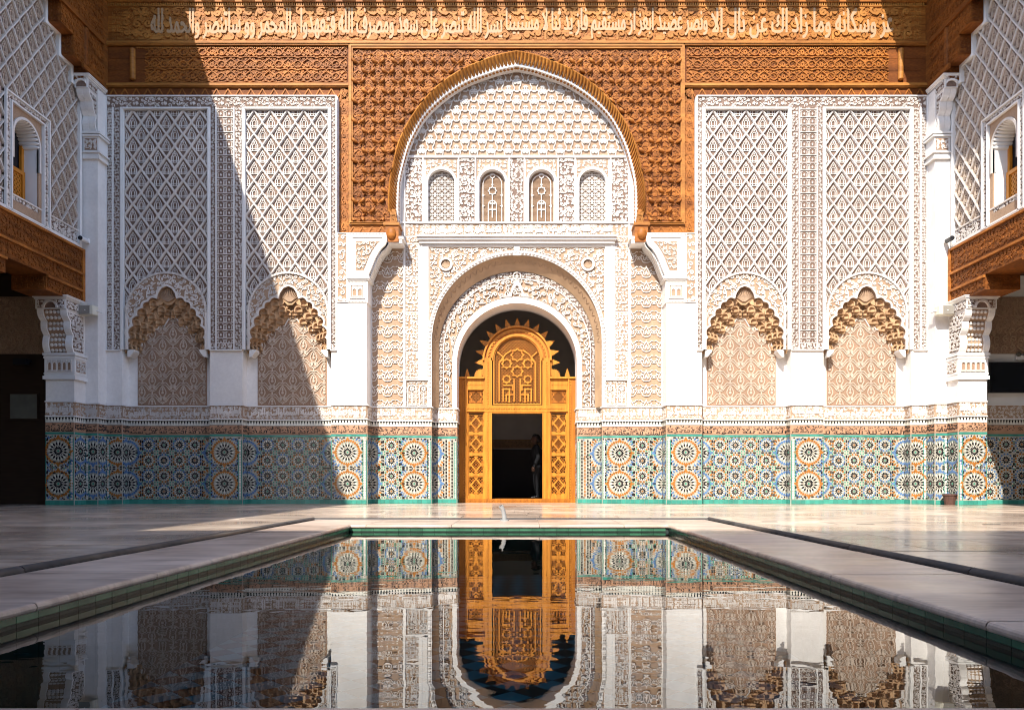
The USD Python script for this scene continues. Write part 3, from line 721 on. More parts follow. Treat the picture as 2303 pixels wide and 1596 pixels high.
def sebka(T, region, pl, s, depth=-.058, motifs=True, x0=None, y0=None, rib='relief', name='sebka_ribs', crest='relief'):
    a, b, c_, d = region.bounds
    n = max(1, round((c_ - a) / SP_W)); w = (c_ - a) / n
    k1, k2 = affinity.scale(SEB1, w / SP_W, 1, origin=(0, 0)), affinity.scale(SEB2, w / SP_W, 1, origin=(0, 0))
    y0 = d - math.ceil((d - b) / SP_H) * SP_H if y0 is None else y0
    G = emit(T, name, pl(fill(region, k1, w, SP_H, depth, depth + .028, a, y0)), rib, s); emit(T, name + '_crest', pl(fill(region, k2, w, SP_H, depth + .028, depth + .05, a, y0)), crest, s)
    if motifs:
        pr = shapely.prepared.prep(region)
        for i in range(0, 2 * n + 1):
            for j in range(-1, 2 * math.ceil((d - y0) / SP_H) + 1):
                if (i + j) % 2: continue
                x, z = a + i * w / 2, y0 + j * SP_H / 2
                if i % 2 == 0 and j % 2 == 0 or i % 2 == 1 and j % 2 == 1:
                    z += 0
                bb = sbox(x - .13, z - .125, x + .13, z + .17)
                m = (CELL[0] * [1, 1, 1] + [x, z, depth + .058], CELL[1])
                if pr.contains(bb): emit(T, 'cell_motif', pl(m), rib, s)
                elif pr.intersects(bb): emit(T, 'cell_motif', pl(ext(sh(cell_motif(), x, z).intersection(region), depth, depth + .022)), rib, s)
def crown_motif(w, h):
    """palmette with volutes that covers the niche backs"""
    g = []; t = .019
    for q in (-1, 1):
        m = lambda P: [(q * x * w, y * h) for x, y in P]
        g.append(stroke(cr(m([(0, .36), (.10, .22), (.16, .05), (.08, -.10), (.0, -.14)])), t))
        g.append(stroke(cr(m([(.04, -.2), (.2, -.16), (.34, -.02), (.47, -.03), (.49, .1), (.41, .12)])), t))
        g.append(stroke(cr(m([(0, .42), (.16, .36), (.30, .22), (.42, .22), (.46, .32)])), t))
        g.append(stroke(cr(m([(.0, -.32), (.12, -.36), (.22, -.27), (.17, -.2)])), t * .8))
        g.append(Polygon(m([(.0, -.18), (.12, -.12), (.15, -.28), (.05, -.26)])))
    g.append(Point(0, .05 * h).buffer(.03, quad_segs=3)); g.append(Polygon([(0, .3 * h), (-.05 * w, .18 * h), (0, .1 * h), (.05 * w, .18 * h)]))
    return unary_union(g)
def lyre_motif(w, h, t=.023):
    g = []
    for q in (-1, 1):
        m = lambda P: [(q * x, y) for x, y in P]
        g.append(stroke(spiral(q * .042, .085, .036, PI / 2, 1.1, q, 10, .4), t * .75))
        g.append(stroke(cr(m([(.0, .125), (.05, .15), (.095, .12), (.09, .04), (.055, -.03), (.06, -.09), (.02, -.13), (.0, -.10)])), t))
        g.append(stroke(cr(m([(.07, -.08), (.12, -.13), (.19, -.12), (.235, -.05), (.20, .01), (.16, -.02)])), t))
        g.append(stroke(cr(m([(.19, -.12), (.25, -.15)])), t * .7))
        g.append(Polygon(m([(.12, -.11), (.155, -.055), (.185, -.10)])))
    return unary_union(g)
def pear_motif(w, h, t=.024):
    g = []
    for q in (-1, 1):
        m = lambda P: [(q * x * w, y * h) for x, y in P]
        g.append(stroke(cr(m([(.0, .40), (.06, .22), (.17, .06), (.17, -.12), (.07, -.17), (.05, -.06), (.10, -.04)])), t))
        g.append(stroke(cr(m([(.02, -.36), (.22, -.30), (.30, -.12), (.40, .02), (.49, .0), (.47, -.13), (.40, -.12)])), t))
        g.append(stroke(cr(m([(.06, .24), (.24, .26), (.34, .38), (.44, .36)])), t))
        g.append(Polygon(m([(.22, .10), (.34, .20), (.38, .08), (.28, .02)])))
    g.append(Polygon([(0, .14 * h), (-.05 * w, .0), (0, -.12 * h), (.05 * w, .0)]))
    return unary_union(g)
CROWN = lattice_tile(crown_motif(.50, .56), .50, .56)
LYRE = lattice_tile(lyre_motif(.40, .56), .42, .48)
PEAR = lattice_tile(pear_motif(.37, .36, .017), .37, .36, False)
def star_motif(w, h):
    a = Point(0, h * .1).buffer(w * .2, quad_segs=3).union(sbox(-w * .2, -h * .36, w * .2, h * .1))
    g = [a.difference(a.buffer(-.011)), LineString([(0, -h * .3), (0, h * .12)]).buffer(.006, quad_segs=1), LineString([(-w / 2, -h * .4), (w / 2, -h * .4)]).buffer(.007, quad_segs=1)]
    g += [Polygon([(q * w / 2 - .022, 0), (q * w / 2, -.034), (q * w / 2 + .022, 0), (q * w / 2, .034)]) for q in (-1, 1)] + [LineString([(-w * .28, h * .40), (0, h * .27), (w * .28, h * .40)]).buffer(.007, quad_segs=1)]
    return unary_union(g)
STARS = lattice_tile(star_motif(.2, .18), .2, .18, False)

def strip(T, u0, u1, z0, z1, pl, s, sw=.011, sp=.085, g='ground_grey', h=.004, key=0, name='carved_band'):
    r = sbox(min(u0, u1), z0, max(u0, u1), z1)
    emit(T, name + '_ground', pl(ext(r, h - .003, h)), g, s)
    emit(T, name, pl(scroll_strip(r.buffer(-.008, join_style=2), h, h + .016, sp, sw, key)), 'relief', s)

def rope(T, c, r, z0, pl, s, w=.05, h0=.0, h1=.05, step=.07):
    """the beaded outer moulding of a niche arch: one bead after the other"""
    n = int(PI * r / step)
    for k in range(n):
        a = (k + .5) * PI / n; p = affinity.rotate(sbox(r - w / 2, -step * .46, r + w / 2, step * .46).buffer(-.012).buffer(.012, quad_segs=1), math.degrees(a), origin=(0, 0))
        emit(T, 'arch_bead', pl(ext(sh(p, c[0], c[1]), h0, h1)), 'relief', s)
    emit(T, 'arch_moulding', pl(ext([sbox(c[0] + q * r - w / 2, z0, c[0] + q * r + w / 2, c[1]) for q in (-1, 1)], h0, h1 * .8)), 'relief', s)

def lobes(pts, bulge=.45, n=5):
    """a chain of outward bulging lobes through the points"""
    out = []
    for p, q in zip(pts[:-1], pts[1:]):
        p, q = np.array(p), np.array(q); d = q - p; L = np.hypot(*d); nrm = np.array([-d[1], d[0]]) / L
        for k in range(n):
            t = k / n; out.append(p + d * t + nrm * math.sin(PI * t) * L * bulge)
    out.append(np.array(pts[-1])); return out
def lobed_arch(c, pts):
    """closed polygon of a lobed arch, from its left half given from the foot to the crown as offsets from the centre line"""
    L = lobes(pts); R = [(-x, z) for x, z in L[::-1]]
    return affinity.translate(Polygon([*map(tuple, L), *R[1:]]).buffer(0), c[0], 0)

def muq_cell(w, h, d):
    """one little concave niche of the honeycomb vaulting, open to the front; local a, b, h"""
    n, m = 6, 4; V = []; F = []
    for j in range(m + 1):
        zz = -h * .45 + j * h * .45 / m if j < m else 0
        for i in range(n + 1):
            a = PI * i / n; V.append((-w / 2 * math.cos(a), zz, -d * math.sin(a)))
    for k in range(1, 4):
        b = k * PI / 8 * 1.33
        for i in range(n + 1):
            a = PI * i / n; V.append((-w / 2 * math.cos(a) * math.cos(b) ** .6, h * .5 * math.sin(b), -d * math.sin(a) * math.cos(b)))
    rows = m + 4
    for j in range(rows - 1):
        for i in range(n):
            p, q = j * (n + 1) + i, (j + 1) * (n + 1) + i; F += [(p, p + 1, q), (q, p + 1, q + 1)]
    rim = Point(0, 0).buffer(w / 2, quad_segs=3)
    return np.array(V, float), np.array(F)
def cell_front(w, h):
    arch = unary_union([affinity.scale(Point(0, 0).buffer(w / 2, quad_segs=4), 1, h / w, origin=(0, 0)).intersection(sbox(-w, 0, w, h)), sbox(-w / 2, -h * .45, w / 2, 0.001)])
    return arch.buffer(.022, quad_segs=2).intersection(sbox(-w, -h * .45, w, h)).difference(arch.buffer(-.004))

def niche(T, c, s):
    """lobed arch with honeycomb vaulting over a carved back panel; c = (u, z, r) of its outer arch"""
    u, zc, r = c; pl = front(.0); b0 = ZF + .0
    out = [(-.885, b0 - .02), (-.86, zc + .02), (-.80, zc + .28 - .15), (-.66, zc + .26), (-.60, zc + .30), (-.46, zc + .44), (-.40, zc + .475), (-.215, zc + .50)]
    out = [(-.88, b0 - .02), (-.87, b0 + .28), (-.80, b0 + .56), (-.70, b0 + .80), (-.57, b0 + .98), (-.44, b0 + 1.13), (-.235, b0 + 1.20)]
    L = lobes(out, .28); cap = [(-.20, b0 + 1.33), (-.12, b0 + 1.45), (0, b0 + 1.50)]
    Lh = [*map(tuple, L), *cap]; opening = affinity.translate(Polygon(Lh + [(-x, z) for x, z in Lh[::-1][1:]]).buffer(0), u, 0)
    ringo = arch_poly((u, zc), r, b0)
    face = ringo.difference(opening)
    emit(T, 'arch_face', pl(ext(face, -.13, .0)), 'ground_light', s)
    emit(T, 'arch_scrolls', pl(scroll_strip(ringo.buffer(-.05).difference(opening.buffer(.05)), 0, .022, .13, .018, 7)), 'relief', s)
    emit(T, 'lobed_rim', pl(ext(opening.buffer(.045, quad_segs=2).difference(opening).intersection(ringo), -.02, .026)), 'relief', s)
    rope(T, (u, zc), r - .02, b0, pl, s)
    # stepped tiers of the vaulting between the face and the back
    pts_in = [(-.80, b0 + .06), (-.72, b0 + .16), (-.62, b0 + .32), (-.50, b0 + .44), (-.36, b0 + .54), (-.20, b0 + .62), (-.10, b0 + .80), (0, b0 + .94)]
    fin = lambda k: [(np.interp(k, [0, 1], [np.interp(t, np.linspace(0, 1, len(Lh)), [p[0] for p in Lh]), np.interp(t, np.linspace(0, 1, len(pts_in)), [p[0] for p in pts_in])]), np.interp(k, [0, 1], [np.interp(t, np.linspace(0, 1, len(Lh)), [p[1] for p in Lh]), np.interp(t, np.linspace(0, 1, len(pts_in)), [p[1] for p in pts_in])])) for t in np.linspace(0, 1, 12)]
    for tier in range(3):
        k0 = (tier + 1) / 3.0; hh = -.05 - .075 * tier
        P = fin(k0); inner = affinity.translate(Polygon([(P[0][0], b0 - 1), *map(tuple, P), *[(-x, z) for x, z in P[::-1][1:]], (-P[0][0], b0 - 1)]).buffer(0), u, 0)
        emit(T, 'vault_tier', pl(ext(opening.buffer(.06).difference(inner.buffer(.005)), hh - .10, hh - .062)), 'muqarnas', s)
        Pm = fin(k0 - .33); Ln = LineString([(x + u, z) for x, z in Pm] + [(u - x, z) for x, z in Pm[::-1][1:]])
        m = [12, 11, 10][tier]
        for q in range(m):
            p = Ln.interpolate((q + .5) / m, normalized=True)
            if p.y < b0 + .12: continue
            w, h = .15, .13; zc_ = p.y - .10
            if tier == 0 and abs(p.x - u) < .12: continue
            emit(T, 'vault_cell', pl(cat_([sh3(ext(cell_front(w, h), hh - .062, hh), p.x, zc_), (muq_cell(w, h * 2, .06)[0] + [p.x, zc_, hh - .002], muq_cell(w, h * 2, .06)[1])])), 'muqarnas', s)
    # scallop shell at the crown
    sc = (u, b0 + 1.13); fl = []
    for k in range(11):
        a = PI * (k + .5) / 11; fl.append(LineString([(sc[0] + .03 * math.cos(a), sc[1] + .03), (sc[0] + .20 * math.cos(a), sc[1] + .12 + .20 * math.sin(a))]).buffer(.010, quad_segs=1))
    plate = Point(sc[0], sc[1] + .12).buffer(.225, quad_segs=6).intersection(sbox(-99, sc[1] + .10, 99, 99)).union(Polygon([(sc[0] - .225, sc[1] + .12), (sc[0] + .225, sc[1] + .12), (sc[0] + .06, sc[1] - .05), (sc[0] - .06, sc[1] - .05)]))
    SH = emit(T, 'shell', pl(ext(plate, -.12, -.095)), 'muqarnas', s); emit(SH, 'shell_flute', pl(ext(unary_union(fl).intersection(plate), -.095, -.06)), 'ground_light', s)
    # the carved back panel and its lobed border
    pb = front(yN); Lb = lobes(pts_in[:-2], .25) + pts_in[-2:]
    back = affinity.translate(Polygon([*map(tuple, Lb), *[(-x, z) for x, z in Lb[::-1]]]).buffer(0), u + .02, 0).union(sbox(u - .80, TOPD, u + .80, b0 + .07))
    back = affinity.scale(back, 1.04, 1, origin=(u, 0))
    emit(T, 'back_panel', pb(ext(back, .002, .014)), 'ground', s)
    emit(T, 'back_arabesque', pb(fill(back.buffer(-.03), CROWN, .50, .56, .014, .034, u + .02 - .5, TOPD)), 'relief_tan', s)
    emit(T, 'back_border', pb(ext(back.difference(back.buffer(-.022)).intersection(sbox(-20, b0 - .1, 20, 9)), .014, .04)), 'relief', s)
    # plain brackets under the springing
    for q in (-1, 1):
        e = u + q * .90
        v, f = ext(Polygon([(0, b0), (q * -.14, b0), (q * -.10, b0 - .10), (0, b0 - .17)]), .0, .0)
        emit(T, 'springer', pl(ext(sh(Polygon([(.03 * q, b0), (q * -.13, b0), (q * -.12, b0 - .05), (q * -.02, b0 - .17), (.03 * q, b0 - .17)]), e, 0), -.28, .006)), 'plaster_pale', s)

XA0, XA1, XB0, XB1 = U(278), U(467), U(552), U(738)
ZT, ZT1 = Z(218), Z(242)
for s, side in ((1, 'left'), (-1, 'right')):
    pl = front(0)
    for nm, x0, x1, c in (('outer', XA0, XA1, nicheA), ('inner', XB0, XB1, nicheB)):
        where = ('next to the corner pier' if nm == 'outer' else 'next to the cedar surround') + f', {side} of the arch'
        T = thing('lozenge_stuccowork', f'tall lozenge lattice stuccowork {where}', 'stuccowork', 'lozenge lattice stucco fields')
        reg = sbox(x0, ZF + .02, x1, ZT1 - .06).difference(arch_poly(c, c[2] + .005, ZF - 1))
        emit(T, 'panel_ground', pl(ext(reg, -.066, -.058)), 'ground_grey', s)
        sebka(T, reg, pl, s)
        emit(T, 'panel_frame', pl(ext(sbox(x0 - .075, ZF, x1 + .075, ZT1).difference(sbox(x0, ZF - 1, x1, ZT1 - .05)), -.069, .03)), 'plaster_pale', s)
        emit(T, 'frame_bead', pl(ext(sbox(x0 - .045, ZF, x1 + .045, ZT1 - .02).difference(sbox(x0 - .02, ZF - 1, x1 + .02, ZT1 - .045)), .03, .045)), 'plaster_pale', s)
        N = thing('arched_niche', f'lobed arched niche under the lozenge stucco {where}', 'niche', 'arched niches under the lozenge stucco')
        niche(N, c, s)
    T = thing('banded_stuccowork', f'white carved stucco bands round the two lozenge fields {side} of the arch', 'stuccowork')
    strip(T, U(241), U(755), ZT1 + .005, ZT, pl, s, sp=.10, sw=.012)
    emit(T, 'moulding', pl(ext([sbox(U(239), ZF - .0, U(240.6), ZT), sbox(U(239), ZT, U(757.5), ZT + .025), sbox(U(755.5), ZF, U(757.5), ZT), sbox(U(253), ZF, U(256), ZT1)], -.01, .035)), 'plaster_pale', s)
    emit(T, 'moulding', pl(ext([sbox(U(485), ZF, U(487.5), ZT1), sbox(U(525.5), ZF, U(528), ZT1)], -.001, .03)), 'plaster_pale', s)
    emit(T, 'moulding', pl(ext([sbox(U(x0), ZF - .03, U(x1), ZF) for x0, x1 in ((239, 270.5), (473, 545), (743.5, 757.5))], -.01, .05)), 'plaster_pale', s)
    for k, (x0, x1) in enumerate(((241, 253), (256, 270.6), (474, 485), (528, 544.5), (745.5, 755.5))):
        emit(T, 'backing', pl(ext(sbox(U(x0) - .01, ZF, U(x1) + .01, ZT1), -.06, -.0)), 'plaster', s)
        strip(T, U(x0), U(x1), ZF + .16, ZT1, pl, s, sp=.07, sw=.0105, key=k)
        strip(T, U(x0), U(x1), ZF + .01, ZF + .15, pl, s, sp=.06, sw=.012, key=k + 9, name='corner_square')
    emit(T, 'backing', pl(ext(sbox(U(486), ZF, U(527), ZT1), -.06, -.0)), 'plaster', s)
    r = sbox(U(488), ZF + .17, U(525), ZT1)
    emit(T, 'star_band_ground', pl(ext(r, .0, .004)), 'ground_grey', s)
    n = max(1, round((r.bounds[2] - r.bounds[0]) / .2)); w_ = (r.bounds[2] - r.bounds[0]) / n
    emit(T, 'star_band', pl(fill(r, affinity.scale(STARS, w_ / .2, 1, origin=(0, 0)), w_, .18, .004, .022)), 'relief', s)
    strip(T, U(488), U(525), ZF + .01, ZF + .15, pl, s, sp=.07, sw=.012, key=4, name='foot_panel')

# ------------------------------------------------------------------ corbels of the big arch (left and right)
for s, side in ((1, 'left'), (-1, 'right')):
    T = thing('arch_corbel', f'white stucco bracket carrying the {side} foot of the carved cedar arch', 'corbel', None)
    pl = front(-.03)
    zt, zb = Z(524), Z(621); xl, xr = U(782), U(868)
    curve_ = cr([(U(871), Z(543)), (U(866), Z(553)), (U(857), Z(562)), (U(846), Z(580)), (U(837), Z(602)), (U(829), zb)], 4)
    body = Polygon([(xl, zt), (xr, zt), (U(871), Z(536)), *map(tuple, curve_), (xl, zb)])
    emit(T, 'bracket', pl(ext(body, -.52, 0)), 'plaster', s)
    rim = LineString(curve_).buffer(.075, quad_segs=3).intersection(body)
    emit(T, 'curved_rib', pl(ext(rim, 0, .035)), 'plaster', s)
    inner = body.buffer(-.13, join_style=2).difference(LineString(curve_).buffer(.16))
    inner = sbox(xl + .2, zb + .12, xr, zt - .2).difference(LineString(curve_).buffer(.15)).intersection(body)
    inner = max(polys(inner), key=lambda q: q.area)
    fr = sbox(xl + .02, zb + .02, xr + .1, zt - .02).intersection(body)
    emit(T, 'border', pl(ext(fr.difference(fr.buffer(-.10, join_style=2)).difference(rim), .0, .02)), 'plaster_pale', s)
    emit(T, 'panel_ground', pl(ext(inner, .0, .005)), 'ground_light', s)
    emit(T, 'panel_scrolls', pl(scroll_strip(inner.buffer(-.02), .005, .024, .105, .016, 3)), 'relief', s)
    emit(T, 'beaded_edge', pl(ext([sbox(xl + k * .034, zt - .035, xl + k * .034 + .02, zt - .008) for k in range(int((xr - xl) / .034))], .0, .035)), 'relief', s)
    # scalloped underside
    for k in range(len(curve_) - 1):
        p, q = curve_[k], curve_[k + 1]
        mid = (p + q) / 2; emit(T, 'underside_scale', bx(mid[0] - .02, mid[0] + .035, .03, .46, mid[1] - .045, mid[1] + .03), 'plaster_pale', s)
    emit(T, 'cornice', [bx(xl, U(830) + .01, -.055, .5, zb - .10, zb), bx(xl - .01, U(832), -.075, .49, zb - .075, zb - .03)], 'plaster_pale', s)
    emit(T, 'block', bx(xl, U(827), -.02, .5, Z(681), zb - .10), 'plaster', s)
    emit(T, 'beaded_edge', front(-.02)(ext([sbox(xl + k * .034, z, xl + k * .034 + .02, z + .025) for k in range(int((U(827) - xl) / .034)) for z in (Z(679), zb - .135)], .0, .015)), 'relief', s)
    bb = sbox(xl + .05, Z(672), U(827) - .06, zb - .19); pb = front(-.02)
    emit(T, 'block_frame', pb(ext(bb.difference(bb.buffer(-.035, join_style=2)), 0, .022)), 'plaster_pale', s)
    emit(T, 'block_ground', pb(ext(bb.buffer(-.036, join_style=2), 0, .004)), 'ground_light', s)
    x0, z0, x1, z1 = bb.buffer(-.05, join_style=2).bounds; w_ = (x1 - x0) / 2
    for k in range(2):
        q = sbox(x0 + k * w_ + .006, z0, x0 + (k + 1) * w_ - .006, z1)
        arch = Point(x0 + (k + .5) * w_, z1 - .11).buffer(w_ * .33, quad_segs=4).union(sbox(x0 + (k + .5) * w_ - w_ * .33, z0 + .02, x0 + (k + .5) * w_ + w_ * .33, z1 - .11))
        emit(T, 'twin_arch', pb(ext(q.difference(arch), .004, .02)), 'relief', s)
    # narrow scroll band beside the bracket
    strip(T, U(760), U(780), Z(678), Z(527), front(-.0), s, sp=.15, sw=.022, h=.016, g='ground_light', name='scroll_band')
    emit(T, 'band_edge', front(0)(ext([sbox(U(758.5), Z(680), U(783), Z(678)), sbox(U(758.5), Z(526), U(783), Z(524.5)), sbox(U(758.5), Z(678), U(760), Z(526)), sbox(U(780), Z(678), U(782), Z(526))], .0, .03)), 'plaster_pale', s)
    emit(T, 'impost', [bx(xr - .02, U(908, .3), .05, .5, Z(545), Z(533)), bx(xr - .02, U(911, .3), .03, .5, Z(536), Z(533) + .03)], 'plaster', s)
# ------------------------------------------------------------------ cedar surround of the big arch
T = thing('cedar_arch_surround', 'carved orange cedar spandrel panel with rope edged horseshoe arch', 'arch surround')
SX, SZT, SZB = U(790, YW), Z(112, YW), Z(501, YW)
NX = U(759)
pl = front(YW)
spn = sbox(SX, SZB, -SX, SZT).difference(ARCH_OUT.union(sbox(CO[-1, 0] - .0, 6, -CO[-1, 0], CO[-1, 1] + .05)))
z = SZB; k = 0
while z < SZT - .01:                                           # horizontal boards
    z1 = min(z + .30, SZT)
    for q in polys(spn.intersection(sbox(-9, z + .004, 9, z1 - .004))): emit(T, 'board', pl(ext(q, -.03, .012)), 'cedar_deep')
    z = z1
emit(T, 'frame_moulding', pl(ext(sbox(SX - .05, SZB - .05, -SX + .05, SZT + .12).difference(sbox(SX + .05, SZB + .0, -SX - .05, SZT + .0)).difference(ARCH_OUT.buffer(.02).union(sbox(CO[-1, 0], 6, -CO[-1, 0], CO[-1, 1] + .1))), .0, .07)), 'cedar_gold')
emit(T, 'frame_bead', pl(ext(sbox(SX - .02, SZB - .02, -SX + .02, SZT + .085).difference(sbox(SX + .015, SZB - .01, -SX - .015, SZT + .045)).difference(ARCH_OUT.buffer(.02).union(sbox(CO[-1, 0], 6, -CO[-1, 0], CO[-1, 1] + .1))), .07, .09)), 'cedar_gold')

def ball(r, n=2):
    m = trimesh.creation.icosphere(n, r); return np.array(m.vertices), np.array(m.faces)
def tube3(P, R, nseg=6):
    P = np.array(P, float); R = np.broadcast_to(R, len(P)); d = np.gradient(P, axis=0); d /= np.linalg.norm(d, axis=1, keepdims=True) + 1e-9
    up = np.array([0, 0, 1.0]); up = np.where(np.abs(d @ up)[:, None] > .9, [1.0, 0, 0], up)
    a = np.cross(d, up); a /= np.linalg.norm(a, axis=1, keepdims=True); b = np.cross(d, a)
    t = np.linspace(0, 2 * PI, nseg, endpoint=False)
    V = (P[:, None] + R[:, None, None] * (np.cos(t)[None, :, None] * a[:, None] + np.sin(t)[None, :, None] * b[:, None])).reshape(-1, 3)
    F = []
    for i in range(len(P) - 1):
        for j in range(nseg):
            p, q = i * nseg + j, i * nseg + (j + 1) % nseg; F += [(p, q, p + nseg), (q, q + nseg, p + nseg)]
    for c0, st in ((0, 1), ((len(P) - 1) * nseg, -1)):
        for j in range(1, nseg - 1): F.append((c0, c0 + j + (st > 0), c0 + j + (st < 0)) if st > 0 else (c0, c0 + j, c0 + j + 1))
    return V, np.array(F)
def palmette():
    """two fat leaves cupping a disc, under a little arch: local (a, b, h)"""
    g = []
    for q in (-1, 1):
        t = np.linspace(0, 1, 8); a = -PI / 2 + .12 + t * 1.75
        P = np.c_[q * (.014 + .118 * np.cos(a)), -.03 + .088 * np.sin(a), .015 + .05 * np.sin(PI * np.clip(t * 1.1, 0, 1))]
        g.append(tube3(P, .010 + .034 * np.sin(PI * np.clip(t * .9 + .1, 0, 1)), 6))
        P = np.c_[q * np.array([.115, .15, .185, .19]), np.array([.04, .085, .08, .04]), np.array([.025, .035, .03, .02])]
        g.append(tube3(P, np.array([.012, .016, .014, .006]), 5))
    v, f = ball(.03, 1); g.append((v * [1, 1, .4] + [0, .062, .015], f))
    g.append(ext(Point(0, .062).buffer(.05, quad_segs=3).difference(Point(0, .062).buffer(.036, quad_segs=3)), 0, .028))
    g.append(ext(LineString(cr([(-.13, .05), (-.10, .115), (-.05, .15), (0, .195), (.05, .15), (.10, .115), (.13, .05)], 2)).buffer(.011, quad_segs=1), 0, .026))
    g.append(ext([LineString([(-.05, -.01), (.05, -.01)]).buffer(.007, quad_segs=1), LineString([(-.035, -.035), (.035, -.035)]).buffer(.006, quad_segs=1)], 0, .02))
    v, f = ball(.016, 1); g.append((v + [0, -.14, .02], f))
    return cat_(g)
PALM = palmette()
dxp, dzp = .472, .2375
clip_in = spn.buffer(-.03)
row = 0; z = SZT - .21
while z > SZB + .05:
    n = int(-SX / dxp) + 1
    for i in range(-n - 1, n + 2):
        x = (i + (.5 if row % 2 else 0)) * dxp
        q = sbox(x - .17, z - .14, x + .17, z + .19)
        if spn.buffer(.02).contains(Point(x, z)) and spn.intersection(q).area > q.area * .62 and abs(x) < -SX - .02:
            v, f = PALM
            if not spn.contains(q):
                keep = shapely.contains_xy(spn, v[:, 0] + x, v[:, 1] + z); f = f[keep[f].all(1)]
            emit(T, 'palmette', pl((v + [x, z, .012], f)), 'cedar', smooth=50)
    z -= dzp; row += 1
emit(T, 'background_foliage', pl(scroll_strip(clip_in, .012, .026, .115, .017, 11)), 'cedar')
# the ropelike edging of the arch: one gadroon after the other
LO, LI = LineString(CO), LineString(CI); ng = 62
def gadroon(s_, k):
    t0, t1 = k / ng, (k + 1) / ng; nu, nv = 5, 5; V = []
    for j in range(nv):
        w = j / (nv - 1)
        for i in range(nu):
            e = i / (nu - 1); t = t0 + (t1 - t0) * (.04 + .92 * e)
            po = LO.interpolate(min(max(t, 0), 1), normalized=True); pi_ = LI.interpolate(min(max(t - .012 * w * 1.6, 0), 1) * .985, normalized=True)
            b = math.sin(PI * e); up = .048 * b
            x = po.x + (pi_.x - po.x) * w; zz = po.y + (pi_.y - po.y) * w
            dx, dz = pi_.x - po.x, pi_.y - po.y; L = math.hypot(dx, dz) + 1e-9
            y = YW - .10 + .26 * w ** 1.5 - up * (1 - .5 * w)
            x += dx / L * up * .8; zz += dz / L * up * .8
            V.append((x, y, zz))
    F = []
    for j in range(nv - 1):
        for i in range(nu - 1):
            p = j * nu + i; F += [(p, p + 1, p + nu), (p + 1, p + nu + 1, p + nu)]
    return np.array(V), np.array(F)
for s in (1, -1):
    for k in range(ng - 3): emit(T, 'gadroon', gadroon(s, k), 'cedar_gold', s, smooth=60)
    P = np.array([LO.interpolate(t, normalized=True).coords[0] for t in np.linspace(0, .965, 60)])
    emit(T, 'rope_fillet', tube3(np.c_[P[:, 0], np.full(60, YW - .05), P[:, 1]], .035, 6), 'cedar_gold', s, smooth=60)
    # scrolled consoles at the feet of the arch
    ex = CO[-1, 0]
    for (cx, cz, r) in ((U(883), Z(476), .085), (U(884), Z(490), .10)):
        emit(T, 'volute', front(YW - .05)(ext(LineString(spiral(cx, cz, r, 1.0, 2.2, 1, 22, .15)).buffer(.014, quad_segs=1), -.10, .04)), 'cedar_gold', s)
    emit(T, 'console', bx(U(866), U(896), YW - .16, .46, Z(543), Z(503)), 'cedar', s)
    emit(T, 'console_cap', bx(U(862), U(898), YW - .19, .47, Z(506), Z(500)), 'cedar_gold', s)
    emit(T, 'console_knob', (ball(.1)[0] * [1.1, .8, 1.5] + [U(880), YW - .16, Z(525)], ball(.1)[1]), 'cedar', s, smooth=60)
    # zigzag leaf bands outside and below the frame
    for nm, x0, x1, z0, z1, vert in (('side_band', NX, SX - .06, Z(523), Z(199, YW), True), ('foot_band', SX - .055, U(866), Z(523), SZB - .06, False)):
        emit(T, nm, pl(ext(sbox(x0, z0, x1, z1), -.03, .004)), 'cedar', s)
        W, H = x1 - x0, z1 - z0; g = []
        if vert:
            n = round(H / .33)
            for k in range(n):
                zc_ = z0 + (k + .5) * H / n; a = H / n / 2
                g += [LineString(cr([(x0 + .02, zc_ - a), (x0 + W * .2, zc_), (x0 + W / 2, zc_ + a * .95)], 3)).buffer(.014, quad_segs=1), LineString(cr([(x1 - .02, zc_ - a), (x1 - W * .2, zc_), (x0 + W / 2, zc_ + a * .95)], 3)).buffer(.014, quad_segs=1), Point(x0 + W / 2, zc_ - .02).buffer(.045, quad_segs=2).difference(Point(x0 + W / 2, zc_ - .02).buffer(.02, quad_segs=2))]
        else:
            n = round(W / .25)
            for k in range(n):
                xc = x0 + (k + .5) * W / n; a = W / n / 2
                g += [LineString([(xc - a, z0 + .02), (xc, z1 - .03), (xc + a, z0 + .02)]).buffer(.013, quad_segs=1), Point(xc, z0 + .06).buffer(.03, quad_segs=2)]
        emit(T, 'leaf_carving', pl(ext(unary_union(g).intersection(sbox(x0, z0, x1, z1)), .004, .026)), 'cedar', s)
        emit(T, 'leaf_background', pl(scroll_strip(sbox(x0 + .01, z0, x1 - .01, z1), .004, .014, .10, .016, 5)), 'cedar', s)
# white plaster reveal bead inside the arch
P = CI[:-4]
for s in (1, -1): emit(T, 'plaster_bead', tube3(np.c_[P[:, 0] * 1.0, np.full(len(P), .44), P[:, 1]], .03, 6), 'plaster', s, smooth=60)

